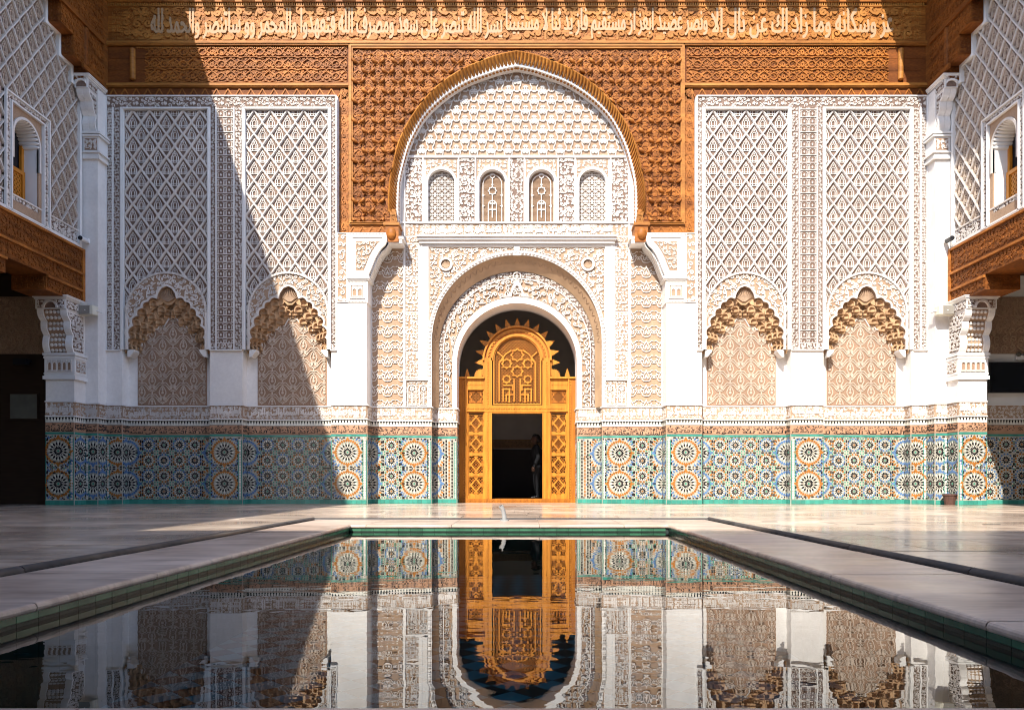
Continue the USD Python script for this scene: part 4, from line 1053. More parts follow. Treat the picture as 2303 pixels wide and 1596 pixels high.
# ------------------------------------------------------------------ tympanum
T = thing('tympanum', 'white carved arabesque tympanum with four lattice windows inside the cedar arch', 'tympanum')
pl = front(yC)
zl0, zl1 = Z(500, yC), Z(354, yC)
arch_c = ARCH_IN.buffer(.03)
reg = arch_c.intersection(sbox(-4, zl1 + .03, 4, 12))
emit(T, 'ground', pl(ext(reg, .0, .006)), 'ground_light')
emit(T, 'arabesque', pl(fill(reg.buffer(-.02), LYRE, .42, .48, .006, .036, -.21 - 8 * .42, zl1 + .03)), 'relief')
emit(T, 'ledge', pl(ext([sbox(-2.85, zl1 - .02, 2.85, zl1 + .035), sbox(-2.85, zl0 - .035, 2.85, zl0 + .005)], 0, .045)), 'plaster')
for x0, x1 in ((912, 950), (1033, 1068), (1147, 1161.5)):
    for s in (1, -1):
        a, b = U(x0, yC), U(x1, yC) if x1 < 1161 else -U(1147, yC)
        if x1 > 1161 and s < 0: continue
        r = sbox(a, zl0 + .01, b, zl1 - .03)
        emit(T, 'strip_ground', pl(ext(r, 0, .005)), 'ground_grey', s)
        n = max(1, round((b - a) / .2)); w_ = (b - a) / n
        emit(T, 'strip_knotwork', pl(scroll_strip(r.buffer(-.006), .005, .024, .10, .015, 3)), 'relief', s)
        emit(T, 'strip_edge', pl(ext(sbox(a - .03, zl0, b + .03, zl1).difference(sbox(a, zl0 - 1, b, zl1 + 1)), 0, .04)), 'plaster', s)
def flower_lattice(r, p=.166):
    x0, z0, x1, z1 = r.bounds; g = []
    n = round((x1 - x0) / p); p = (x1 - x0) / n; m = math.ceil((z1 - z0) / p)
    for i in range(n + 1):
        for j in range(m + 1):
            x, z = x0 + i * p, z0 + (j + .3) * p
            g.append(star(x, z, p * .34, 6, .45)); g.append(LineString([(x - p / 2, z), (x + p / 2, z)]).buffer(.007, quad_segs=1))
            x, z = x + p / 2, z + p / 2
            for k in range(8):
                a = k * PI / 4 + PI / 8; g.append(LineString([(x + .02 * math.cos(a), z + .02 * math.sin(a)), (x + p * .52 * math.cos(a), z + p * .52 * math.sin(a))]).buffer(.005, quad_segs=1))
            g.append(Point(x, z).buffer(.024, quad_segs=2))
    return unary_union(g).intersection(r)
for (x0, x1), kind in (((957, 1028), 'flower'), ((1072, 1142), 'mesh')):
    for s in (1, -1):
        a, b = U(x0, yC), U(x1, yC); r0 = (b - a) / 2; zc = Z(376, yC) - r0; c = (a + b) / 2
        outer = Point(c, zc).buffer(r0, quad_segs=10).union(sbox(a, zl0 + .01, b, zc)); inner = Point(c, zc).buffer(r0 - .06, quad_segs=10).union(sbox(a + .06, zl0 + .01, b - .06, zc))
        sp_ = sbox(a, zc, b, zl1 - .04).difference(outer)
        emit(T, 'window_spandrel', pl(ext(sp_, 0, .005)), 'ground_light', s)
        for q_ in polys(sp_.buffer(-.015)): emit(T, 'spandrel_scrolls', pl(scroll_strip(q_, .005, .022, .10, .017, 2)), 'relief', s)
        emit(T, 'window_arch', pl(ext(outer.difference(inner), -.10, .035)), 'plaster', s)
        WB = emit(T, 'window_back', pl(ext(inner.buffer(.05), -.16, -.13)), 'ground_light' if kind == 'flower' else 'soffit_brown', s)
        if kind == 'flower': emit(WB, 'window_lattice', pl(ext(flower_lattice(inner), -.13, -.095)), 'relief', s)
        else:
            x0_, z0_, x1_, z1_ = inner.bounds
            g = [LineString([(x0_, z), (x1_, z)]).buffer(.006, quad_segs=1) for z in np.arange(z0_, z1_, .028)]
            emit(WB, 'window_mesh', pl(ext(unary_union(g).intersection(inner), -.13, -.118)), 'ground_light', s)
            d = [inner.difference(inner.buffer(-.02)), Point(c, z1_ - .11).buffer(.065, quad_segs=4).difference(Point(c, z1_ - .11).buffer(.045, quad_segs=4)), star(c, zc - .16, .115, 8, .76).difference(star(c, zc - .16, .085, 8, .76)),
                 LineString([(c, z1_ - .18), (c, zc - .05)]).buffer(.012), Polygon([(c - .03, zc - .01), (c, zc - .05), (c + .03, zc - .01), (c, zc + .03)]), LineString([(c, zc - .28), (c, zc - .38)]).buffer(.012)]
            ar = Point(c, zc).buffer(r0 - .14, quad_segs=8).union(sbox(c - r0 + .14, z0_, c + r0 - .14, zc)); d.append(ar.difference(ar.buffer(-.018)).intersection(sbox(-9, z0_ + .0, 9, 99)))
            lo = Point(c, zc - .50).buffer(.11, quad_segs=5).union(sbox(c - .11, z0_ + .02, c + .11, zc - .5)); d += [lo.difference(lo.buffer(-.022)), LineString([(c, z0_ + .15), (c, zc - .44)]).buffer(.014), LineString([(x0_, z0_ + .03), (x1_, z0_ + .03)]).buffer(.014), LineString([(c - .08, zc - .62), (c + .08, zc - .62)]).buffer(.012)]
            for q in (-1, 1):
                d.append(Polygon([(c + q * (r0 - .13), zc - .3), (c + q * (r0 - .20), zc - .27), (c + q * (r0 - .13), zc - .24)])); d.append(Polygon([(c + q * (r0 - .13), zc - .56), (c + q * (r0 - .20), zc - .53), (c + q * (r0 - .13), zc - .5)])); d.append(Point(c + q * .045, zc - .47).buffer(.025, quad_segs=2))
            emit(WB, 'window_tracery', pl(ext(unary_union(d).intersection(inner), -.118, -.09)), 'relief', s)

# ------------------------------------------------------------------ portal surround
T = thing('portal_surround', 'carved white stucco surround of the round arched doorway', 'portal')
zb0, zb1 = Z(530, yC), Z(504, yC)
ub = U(942, yC)
r = sbox(ub, zb0, -ub, zb1)
emit(T, 'inscription_ground', pl(ext(r, 0, .005)), 'ground_light')
emit(T, 'inscription_scrolls', pl(scroll_strip(r.buffer(-.01), .005, .014, .10, .014, 1)), 'relief')
for k, tx in enumerate(('نصر من الله وفتح قريب', 'وبشر المؤمنين يا محمد', 'أعوذ بالله من الشيطان الرجيم')):
    w_ = (-2 * ub - .1) / 3; emit(T, 'inscription', pl(sh3(ext(lettering(tx, w_ - .08, zb1 - zb0 - .06, bold=.012), .005, .034), ub + .09 + (2 - k) * w_, zb0 + .03)), 'relief')
for s in (1, -1):
    a, b = U(912, yC), U(942, yC)
    emit(T, 'band_edge', pl(ext([sbox(a - .03, TOPD, a, Z(503, yC)), sbox(b - .004, Z(853, yC), b + .025, zb0)], 0, .04)), 'plaster', s)
    zz = [(Z(530, yC), Z(504, yC)), (Z(546, yC), Z(533, yC)), (Z(620, yC), Z(549, yC)), (Z(700, yC), Z(623, yC)), (Z(790, yC), Z(703, yC)), (Z(852, yC), Z(793, yC))]
    for k, (z0, z1) in enumerate(zz): strip(T, a, b, z0, z1, pl, s, sp=.075 if k > 1 else .1, sw=.016, key=k, g='ground_light', name='upright_band')
    # side arabesque panel next to the corbel
    r = sbox(P2R + .03, TOPD + .02, U(906, yC), Z(549, yC))
    emit(T, 'side_panel_ground', pl(ext(r, 0, .005)), 'ground_light', s)
    w_ = (r.bounds[2] - r.bounds[0]) / 2; t = affinity.scale(PEAR, w_ / .37, 1, origin=(0, 0))
    emit(T, 'side_panel_arabesque', pl(fill(r, t, w_, .36, .005, .030)), 'relief', s)
    # twin arched little panels at the foot of the frame
    q0, q1, z0, z1 = U(914, yC), U(966, yC), TOPD + .02, Z(856, yC)
    emit(T, 'foot_panel_frame', pl(ext(sbox(q0 - .02, z0, q1 + .03, z1 + .03).difference(sbox(q0, z0, q1, z1)), 0, .05)), 'plaster', s)
    emit(T, 'foot_panel_ground', pl(ext(sbox(q0, z0, q1, z1), 0, .005)), 'ground_light', s)
    g = []
    for k in range(2):
        c = q0 + (k + .5) * (q1 - q0) / 2; w2 = (q1 - q0) / 4
        o_ = Point(c, z1 - .2).buffer(w2 * .8, quad_segs=5).union(sbox(c - w2 * .8, z0, c + w2 * .8, z1 - .2)); g += [o_.difference(o_.buffer(-.025)), star(c, z1 - .2, .07, 8).difference(Point(c, z1 - .2).buffer(.025)), LineString([(c, z0 + .05), (c, z1 - .3)]).buffer(.018)]
    emit(T, 'foot_panel_arches', pl(ext(unary_union(g), .005, .035)), 'relief', s)
    emit(T, 'foot_panel_scrolls', pl(scroll_strip(sbox(q0 + .01, z0 + .01, q1 - .01, z1 - .01), .005, .02, .07, .012, 2)), 'relief', s)
# plain frame and cornice
fx, fz0, fz1 = U(944, yC), Z(853, yC), Z(549, yC)
fi = U(964, yC)
emit(T, 'plain_frame', pl(ext(sbox(fx, fz0, -fx, fz1).difference(sbox(fi, fz0 - 1, -fi, Z(556, yC))).difference(A0.buffer(.11)), 0, .045)), 'plaster')
emit(T, 'frame_bead', pl(ext(sbox(fx + .04, fz0, -fx - .04, fz1 - .03).difference(sbox(fx + .07, fz0 - 1, -fx - .07, fz1 - .06)), .045, .06)), 'plaster_pale')
emit(T, 'cornice', [bx(fx, -fx, yC - .11, yC, Z(550, yC), Z(543, yC)), bx(fx - .04, -fx + .04, yC - .16, yC, Z(543, yC), Z(537, yC)), bx(fx - .06, -fx + .06, yC - .20, yC, Z(537, yC), Z(533, yC))], 'plaster')
spd = sbox(fi + .02, fz0, -fi - .02, Z(557, yC)).difference(A0.buffer(.10))
emit(T, 'spandrel_ground', pl(ext(spd, 0, .005)), 'ground_light')
med = [(U(1003, yC), Z(595, yC)), (-U(1003, yC), Z(595, yC))]
emit(T, 'spandrel_scrolls', pl(scroll_strip(spd.buffer(-.015).difference(unary_union([Point(*m).buffer(.19) for m in med])),   .005, .030, .105, .0155, 5)), 'relief')
for m in med:
    emit(T, 'medallion', pl(ext(Point(*m).buffer(.165, quad_segs=8).difference(Point(*m).buffer(.115, quad_segs=8)), 0, .07)), 'plaster')
    fl = [LineString([(m[0], m[1] - .09), (m[0] + .12 * math.cos(a), m[1] + .02 + .10 * math.sin(a))]).buffer(.008, quad_segs=1) for a in np.linspace(-.4, PI + .4, 11)]
    emit(T, 'medallion_shell', pl(ext(unary_union(fl).intersection(Point(*m).buffer(.12)), .005, .03)), 'ground_light')
emit(T, 'finial', pl(ext([star(0, Z(560, yC), .09, 8, .8), Polygon([(-.09, Z(575, yC)), (.09, Z(575, yC)), (.03, Z(566, yC)), (-.03, Z(566, yC))])], .0, .05)), 'relief')
# scalloped white rim of the portal arch: one scallop after the other
ro, c0 = 2.066, 3.98; n = 74
emit(T, 'arch_rim', pl(ext(A0.buffer(.10, quad_segs=16).difference(A0.buffer(.0)).intersection(sbox(-9, TOPD, 9, 99)), -.06, .03)), 'plaster')
for k in range(n):
    a = (k + .5) * PI / n; emit(T, 'scallop', pl((ball(.043, 1)[0] * [1, 1, .8] + [(ro + .055) * math.cos(a), c0 + (ro + .055) * math.sin(a), .035], ball(.043, 1)[1])), 'plaster', smooth=True)
for s in (1, -1):
    for k in range(16): emit(T, 'scallop', pl((ball(.043, 1)[0] * [1, 1, .8] + [-(ro + .055), c0 - (k + .5) * .09, .035], ball(.043, 1)[1])), 'plaster', s, smooth=True)
# arcade relief on the brown soffit
g = []
for k in range(38):
    a = (k + .5) * PI / 38; r1, r2 = 2.03, 1.955
    P = [(r1 * math.cos(a + da), 3.93 + r1 * math.sin(a + da)) for da in (-.033,)] + [((r1 - .05) * math.cos(a), 3.905 + (r1 - .05) * math.sin(a))] + [(r1 * math.cos(a + da), 3.93 + r1 * math.sin(a + da)) for da in (.033,)]
    y_ = [yC + .11, yC + .19, yC + .11]; P3 = cr(np.c_[[p[0] for p in P], y_, [p[1] for p in P]][:, [0, 2]], 3)
    g.append(tube3(np.c_[P3[:, 0], np.interp(np.linspace(0, 1, len(P3)), [0, .5, 1], y_), P3[:, 1]], .008, 4))
emit(T, 'soffit_arcade', g, 'ground_light')
# ring of arabesque at the jamb plane
pj = front(yJ)
ringo = circ_arch(1.93, 3.80, TOPD + .01); ringm = circ_arch(1.83, 3.74, TOPD); ringi = circ_arch(1.60, 3.50, TOPD); opn = circ_arch(1.488, 3.46, TOPD - 1)
b1 = ringo.difference(ringm); emit(T, 'ring_band_ground', pj(ext(b1, 0, .005)), 'ground_grey'); emit(T, 'ring_band', pj(scroll_strip(b1.buffer(-.008), .005, .022, .075, .013, 4)), 'relief')
b2 = ringm.difference(ringi); emit(T, 'ring_ground', pj(ext(b2, -.02, -.001 + .003)), 'ground_light'); emit(T, 'ring_arabesque', pj(scroll_strip(b2.buffer(-.02), .002, .042, .15, .022, 6)), 'relief')
b3 = ringi.difference(circ_arch(1.575, 3.49, TOPD - .1)).union(ringm.buffer(.0).difference(ringm.buffer(-.02)).intersection(sbox(-9, TOPD + .03, 9, 99))); emit(T, 'ring_fillet', pj(ext(b3.intersection(sbox(-9, TOPD + .002, 9, 99)), 0, .035)), 'plaster')
b4 = circ_arch(1.575, 3.49, TOPD).difference(opn); emit(T, 'plain_ring', pj(ext(b4.intersection(sbox(-9, TOPD, 9, 99)), 0, .045)), 'plaster')
# pointed little gable and roundel at the crown of the ring
gz = 5.10
emit(T, 'gable', pj(ext(Polygon(cr([(-.32, gz), (-.17, gz + .09), (-.12, gz + .25), (0, gz + .42), (.12, gz + .25), (.17, gz + .09), (.32, gz)], 4)).difference(Polygon(cr([(-.14, gz - .0), (-.10, gz + .14), (0, gz + .28), (.10, gz + .14), (.14, gz)], 4))), .0, .055)), 'relief')
emit(T, 'roundel', pj(ext([Point(0, gz + .51).buffer(.105, quad_segs=6).difference(Point(0, gz + .51).buffer(.085, quad_segs=6)), star(0, gz + .51, .07, 4, .3)], .0, .055)), 'relief')
# ------------------------------------------------------------------ carved door screen
T = thing('carved_door_screen', 'honey coloured carved cedar door screen with open doorway and spiked round top', 'door screen')
pd = front(yD)
ud = lambda px: U(px, yD)
zd = lambda py: Z(py, yD)
def bars(reg, p, w, a=45):
    x0, y0, x1, y1 = reg.bounds; c = ((x0 + x1) / 2, (y0 + y1) / 2); L = math.hypot(x1 - x0, y1 - y0) / 2 + p; o = []
    for k in range(-int(L / p) - 1, int(L / p) + 2): o.append(affinity.rotate(sbox(c[0] - L, c[1] + k * p - w / 2, c[0] + L, c[1] + k * p + w / 2), a, origin=c))
    return MultiPolygon(o).buffer(0).intersection(reg)
def lattice(reg, s, p=.054, w=.0155, h=0.0):
    emit(T, 'lattice', [pd(ext(bars(reg, p, w, 45), h - .012, h)), pd(ext(bars(reg, p, w, -45), h - .018, h - .006))], 'honey_deep', s)
def straps(lines, reg, s, w=.034, h=.02):
    g = unary_union([LineString(l).buffer(w / 2, cap_style=2, join_style=2) for l in lines]).intersection(reg)
    emit(T, 'strapwork', pd(ext(g, -.01, h)), 'honey', s)
zs, zt = 0.02, zd(852.5)
zr0, zr1, zo = zd(926), zd(912), zd(928.6)
for s in (1, -1):
    emit(T, 'outer_post', bx(ud(1033), ud(1048), yD - .10, yD + .14, zs, zt), 'honey_deep', s)
    emit(T, 'post_moulding', bx(ud(1047), ud(1050), yD - .13, yD - .0, zs, zt), 'honey', s)
    emit(T, 'carved_stile', bx(ud(1090), ud(1107), yD - .10, yD + .10, zs, zd(806)), 'honey', s)
    for x0, x1, z0, z1 in ((1042, 1047, zs + .08, zt - .03), (1095, 1100, zs + .08, zd(812))):
        n = int((z1 - z0) / .07)
        for k in range(n):
            z = z0 + (k + .5) * (z1 - z0) / n; a = (ud(x0) + ud(x1)) / 2
            emit(T, 'carved_leaf', pd(ext(dart(a, z, PI / 2 + (.4 if k % 2 else -.4), -.03, .032, .018, 0), .10, .118)), 'honey', s)
    emit(T, 'side_frame', pd(ext(sbox(ud(1050), zs + .07, ud(1090), zr0).difference(sbox(ud(1054), zs + .16, ud(1087.5), zr0 - .03)), .0, .07)), 'honey', s)
    # four strapwork lattice squares
    z0, z1 = zs + .16, zr0 - .03; H = (z1 - z0) / 4; x0, x1 = ud(1054), ud(1087.5)
    for k in range(4):
        r = sbox(x0, z0 + k * H + .035, x1, z0 + (k + 1) * H - .035); lattice(r, s)
        emit(T, 'cross_rail', pd(ext(sbox(x0, z0 + k * H - .035, x1, z0 + k * H + .035), -.02, .04)), 'honey', s)
        a, b, c, d = r.bounds; m = ((a + c) / 2, (b + d) / 2); e = (c - a) * .5
        X = lambda t: a + (c - a) * t
        Y = lambda t: b + (d - b) * t
        straps([[(X(-.1), Y(.25)), (X(.75), Y(1.1))], [(X(.25), Y(-.1)), (X(1.1), Y(.75))], [(X(-.1), Y(.75)), (X(.75), Y(-.1))], [(X(.25), Y(1.1)), (X(1.1), Y(.25))]], r, s, .04, .03)
        emit(T, 'square_edge', pd(ext(ring_band(r, .02), -.01, .03)), 'honey', s)
    # star panel
    r = sbox(ud(1053), zd(908), ud(1089), zd(877)); lattice(r, s)
    a, b, c, d = r.bounds; m = ((a + c) / 2, (b + d) / 2); e = (c - a) / 2
    st = star(m[0], m[1], e * .98, 8, .74)
    emit(T, 'strapwork', pd(ext([st.difference(st.buffer(-.036)), ring_band(r, .02), unary_union([LineString([(m[0] + q * e * .7, m[1] + w * e * .5), (m[0] + q * e, m[1] + w * e)]).buffer(.018) for q in (-1, 1) for w in (-1, 1)]).intersection(r)], -.01, .02)), 'honey_deep', s)
    emit(T, 'panel_frame', pd(ext(sbox(ud(1050), zd(911.5), ud(1091), zt).difference(r), .0, .075)), 'honey', s)
    emit(T, 'shoulder_cap', bx(ud(1032), ud(1090), yD - .14, yD + .12, zt, zt + .05), 'honey', s)
    emit(T, 'shoulder_carving', pd(ext([dart(ud(1052) + k * .062, zd(865), PI / 2 + .5 * (-1) ** k, -.03, .032, .017, 0) for k in range(7)], .075, .09)), 'honey', s)
    # crests on the shoulder: a quarter fan and a little pine
    fan = unary_union([dart(ud(1084.5), zt + .05, a, 0, .235 - .03 * abs(a - 2.2), .045, .15) for a in np.linspace(PI / 2, PI * .97, 7)] + [Point(ud(1084.5), zt + .05).buffer(.16, quad_segs=4).intersection(sbox(-9, zt + .05, ud(1084.5), 9))])
    emit(T, 'shoulder_fan', pd(ext(fan, .0, .04)), 'honey', s)
    pine = unary_union([Polygon([(ud(1051) - w, zt + .05 + z), (ud(1051) + w, zt + .05 + z), (ud(1051), zt + .05 + z + .09)]) for w, z in ((.085, 0), (.068, .05), (.052, .095), (.035, .135))])
    emit(T, 'shoulder_pine', pd(ext(pine, .0, .04)), 'honey', s)
emit(T, 'sill', bx(ud(1033), -ud(1033), yD - .15, yD + .16, 0.0, zs + .08), 'honey_deep')
emit(T, 'sill_carving', pd(ext([dart(ud(1040) + k * .07, .05, PI / 2 + .9 * (-1) ** k, -.03, .035, .015, 0) for k in range(int(-2 * ud(1040) / .07))], .15, .165)), 'honey_deep')
emit(T, 'cross_beam', bx(ud(1049), -ud(1049), yD - .11, yD + .09, zr0, zr1), 'honey')
emit(T, 'beam_carving', pd(ext([dart(ud(1052) + k * .066, (zr0 + zr1) / 2, .5 * (-1) ** k, -.034, .034, .02, 0) for k in range(int(-2 * ud(1052) / .066))], .11, .128)), 'honey')
emit(T, 'doorway_frame', pd(ext(sbox(ud(1104), .1, -ud(1104), zo + .02).difference(sbox(ud(1107), -1, -ud(1107), zo - .01)), -.1, .115)), 'honey')
# the arched head
zc, ro_, ri_ = zd(811), -ud(1086), -ud(1109.5)
arch = lambda r, z0: Point(0, zc).buffer(r, quad_segs=16).union(sbox(-r, z0, r, zc))
arb = arch(ro_, zc - .02).difference(arch(ri_ + .0, zr1)).intersection(sbox(-9, zc - .02, 9, 99))
emit(T, 'arch_board', pd(ext(arb, -.08, .06)), 'honey_deep')
for r1, r2, h in ((ro_, ro_ - .045, .11), (ri_ + .06, ri_, .10), (ro_ - .09, ro_ - .13, .085)):
    emit(T, 'arch_moulding', pd(ext(Point(0, zc).buffer(r1, quad_segs=16).difference(Point(0, zc).buffer(r2, quad_segs=16)).intersection(sbox(-9, zc, 9, 99)), .0, h)), 'honey')
for k in range(26):
    a = (k + .5) * PI / 26; rr = ri_ + .12; emit(T, 'carved_leaf', pd(ext(dart(rr * math.cos(a), zc + rr * math.sin(a), a + 1.2, -.035, .04, .02, 0), .06, .082)), 'honey')
inn = arch(ri_, zr1 + .02)
lattice(inn, 1, .056, .016, .02)
emit(T, 'panel_frame', pd(ext(inn.difference(inn.buffer(-.03)), -.02, .07)), 'honey')
sw = .036; g = []
a_, b_, c_, d_ = inn.bounds; zm = zc + .14
for (x, z, r) in ((0, zm, .19), (-.27, zm - .22, .15), (.27, zm - .22, .15), (0, zm - .42, .17), (-.27, zm - .62, .13), (.27, zm - .62, .13)):
    q = star(x, z, r, 8, .74); g.append(q.difference(q.buffer(-sw * .9)))
L = [[(a_ + .1, zm + .08), (a_ + .25, zm - .05)], [(c_ - .1, zm + .08), (c_ - .25, zm - .05)]]
for q in (-1, 1):
    L += [[(q * .08, zr1 + .10), (q * .08, zm - .60)], [(q * .20, zr1 + .08), (q * .20, zr1 + .42), (q * .36, zr1 + .42), (q * .36, zr1 + .10)], [(q * .08, zr1 + .28), (q * .28, zr1 + .28), (q * .28, zr1 + .10)], [(q * .46, zr1 + .10), (q * .46, zm - .2), (q * .34, zm - .08)], [(q * .36, zr1 + .52), (q * .12, zr1 + .52), (q * .12, zr1 + .38)], [(q * .15, zm + .12), (q * .3, zm + .02), (q * .46, zm - .2)]]
g += [LineString(l).buffer(sw / 2, cap_style=2, join_style=2) for l in L]
emit(T, 'strapwork', pd(ext(unary_union(g).intersection(inn), .02, .055)), 'honey')
emit(T, 'head_frame', [bx(ud(1086.5), ud(1107), yD - .05, yD + .08, zr1, zc), bx(-ud(1107), -ud(1086.5), yD - .05, yD + .08, zr1, zc)], 'honey')
def spike(L, w):
    return unary_union([Polygon([(L * t0, -w * k), (L * (t0 + .34), 0), (L * t0, w * k)]) for t0, k in ((0, 1), (.17, .85), (.34, .68), (.5, .5), (.66, .34))])
SPK = spike(.215, .10)
for k in range(15):
    a = math.radians(-18 + k * 216 / 14)
    if math.sin(a) < -.33: continue
    emit(T, 'spike', pd(ext(sh(affinity.rotate(SPK, math.degrees(a), origin=(0, 0)), (ro_ + .0) * math.cos(a), zc + (ro_ + .0) * math.sin(a)), -.02, .02)), 'honey')

# ------------------------------------------------------------------ the hall behind the doorway
T = thing('prayer_hall', 'dim hall with grey walls and dark tile dado seen through the doorway', 'room')
emit(T, 'back_wall', bx(-7, 7, 7.6, 7.8, 0, 7), 'hall_wall'); emit(T, 'side_wall', [bx(-7.2, -7, 1.52, 7.8, 0, 7), bx(7, 7.2, 1.52, 7.8, 0, 7)], 'hall_wall'); emit(T, 'ceiling', bx(-7.2, 7.2, 1.52, 7.8, 7, 7.2), 'dark_wood')
emit(T, 'front_wall', front(1.53)(ext(sbox(-7, 0, 7, 7).difference(OPEN), -.1, -.005)), 'hall_wall')
emit(T, 'dado', bx(-7, 7, 7.56, 7.6, 0, 1.62), 'hall_dark')
for k in range(60): emit(T, 'dado_tile', bx(-1.5 + (k % 12) * .25 + .02, -1.5 + (k % 12) * .25 + .23, 7.55, 7.56, .3 + (k // 12) * .25 + .02, .3 + (k // 12) * .25 + .23), 'hall_dark')
emit(T, 'carved_band', Pl((0, 7.59, 0))(ext(sbox(-7, 1.66, 7, 1.95), 0, .03)), 'soffit_brown')
emit(T, 'band_scrolls', Pl((0, 7.55, 0))(scroll_strip(sbox(-3, 1.68, 3, 1.93), 0, .02, .14, .02)), 'ground')

# ------------------------------------------------------------------ cedar frieze along the top
def tall(g, k0=.50, k1=.40):
    """stretches what rises above the letters' bodies"""
    a, b, c, d = g.bounds; H = d - b
    def f(p):
        t = (p[:, 1] - b) / H; q = np.where(t < k0, t * (k1 / k0), k1 + (t - k0) * (1 - k1) / (1 - k0)); return np.c_[p[:, 0], b + q * H]
    return shapely.transform(g, f)
T = thing('cedar_frieze', 'broad carved cedar frieze with silvered inscription across the top of the facade', 'frieze')
pl = front(YW); W0 = -9.775
Zf = Z
def Z(py, y=None): return Zf(py, YW if y is None else y)
zi0, zi1 = Z(94), Z(17)
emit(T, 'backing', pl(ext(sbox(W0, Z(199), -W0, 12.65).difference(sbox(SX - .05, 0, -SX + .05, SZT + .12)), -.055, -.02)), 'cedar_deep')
for k in range(4):
    for j in range(5):
        a, b = W0 + j * (-2 * W0) / 5, W0 + (j + 1) * (-2 * W0) / 5
        emit(T, 'inscription_board', pl(ext(sbox(a + .004, zi0 + k * (zi1 - zi0) / 4 + .005, b - .004, zi0 + (k + 1) * (zi1 - zi0) / 4 - .005), -.02, .008)), 'cedar')
emit(T, 'inscription_foliage', [pl(scroll_strip(sbox(W0 + .35, zi0 + .02, -W0 - .35, zi1 - .02), .008, .046, .235, .052, 21)), pl(scroll_strip(sbox(W0 + .1, zi0 + .02, -W0 - .1, zi1 - .02), .008, .020, .10, .016, 8))], 'cedar_gold')
TF = ['عز وسكانه وما زاد اك عن نال الا', 'ونصر عضيد ابعز از مستقيم فاز يد ثنا لا مستبينا', 'يسر الله تنصر على سعد ومصرف الله فتعهدوا', 'والمحمر وو ساتنصر والحمد لله']
us = [-W0 - .75, 4.6, -.3, -5.2, W0 + 1.0]
for k, tx in enumerate(TF):
    w_ = us[k] - us[k + 1] - .1
    emit(T, 'inscription', pl(sh3(ext(tall(lettering(tx, w_, zi1 - zi0 - .10, bold=.009)), .008, .048), us[k + 1] + .05, zi0 + .05)), 'silvered')
mould = lambda z0, z1, h, x0=W0, x1=-W0, m='cedar_gold', nm='moulding': emit(T, nm, pl(ext(sbox(x0, z0, x1, z1), -.02, h)), m)
mould(Z(104.5), Z(95), .07); mould(Z(101.5), Z(97.5), .09)
mould(Z(17), Z(15), .04); mould(Z(8), Z(2), .07, m='cedar'); mould(Z(1), 12.3, .10, m='cedar'); mould(12.31, 12.65, .14, m='cedar_deep')
emit(T, 'dentils', pl(ext([sbox(W0 + k * .055, Z(14.6), W0 + k * .055 + .032, Z(8.6)) for k in range(int(-2 * W0 / .055))], -.02, .04)), 'cedar_gold')
emit(T, 'dentils', pl(ext([sbox(SX - .05 + k * .05, SZT + .125, SX - .05 + k * .05 + .03, Z(105)) for k in range(int(-2 * SX / .05) + 2)], -.0, .03)), 'cedar_gold')
emit(T, 'dentil_ground', pl(ext(sbox(SX - .05, SZT + .121, -SX + .05, Z(104.8)), -.02, .0)), 'cedar_deep')
zb0, zb1 = Z(188), Z(105.5)
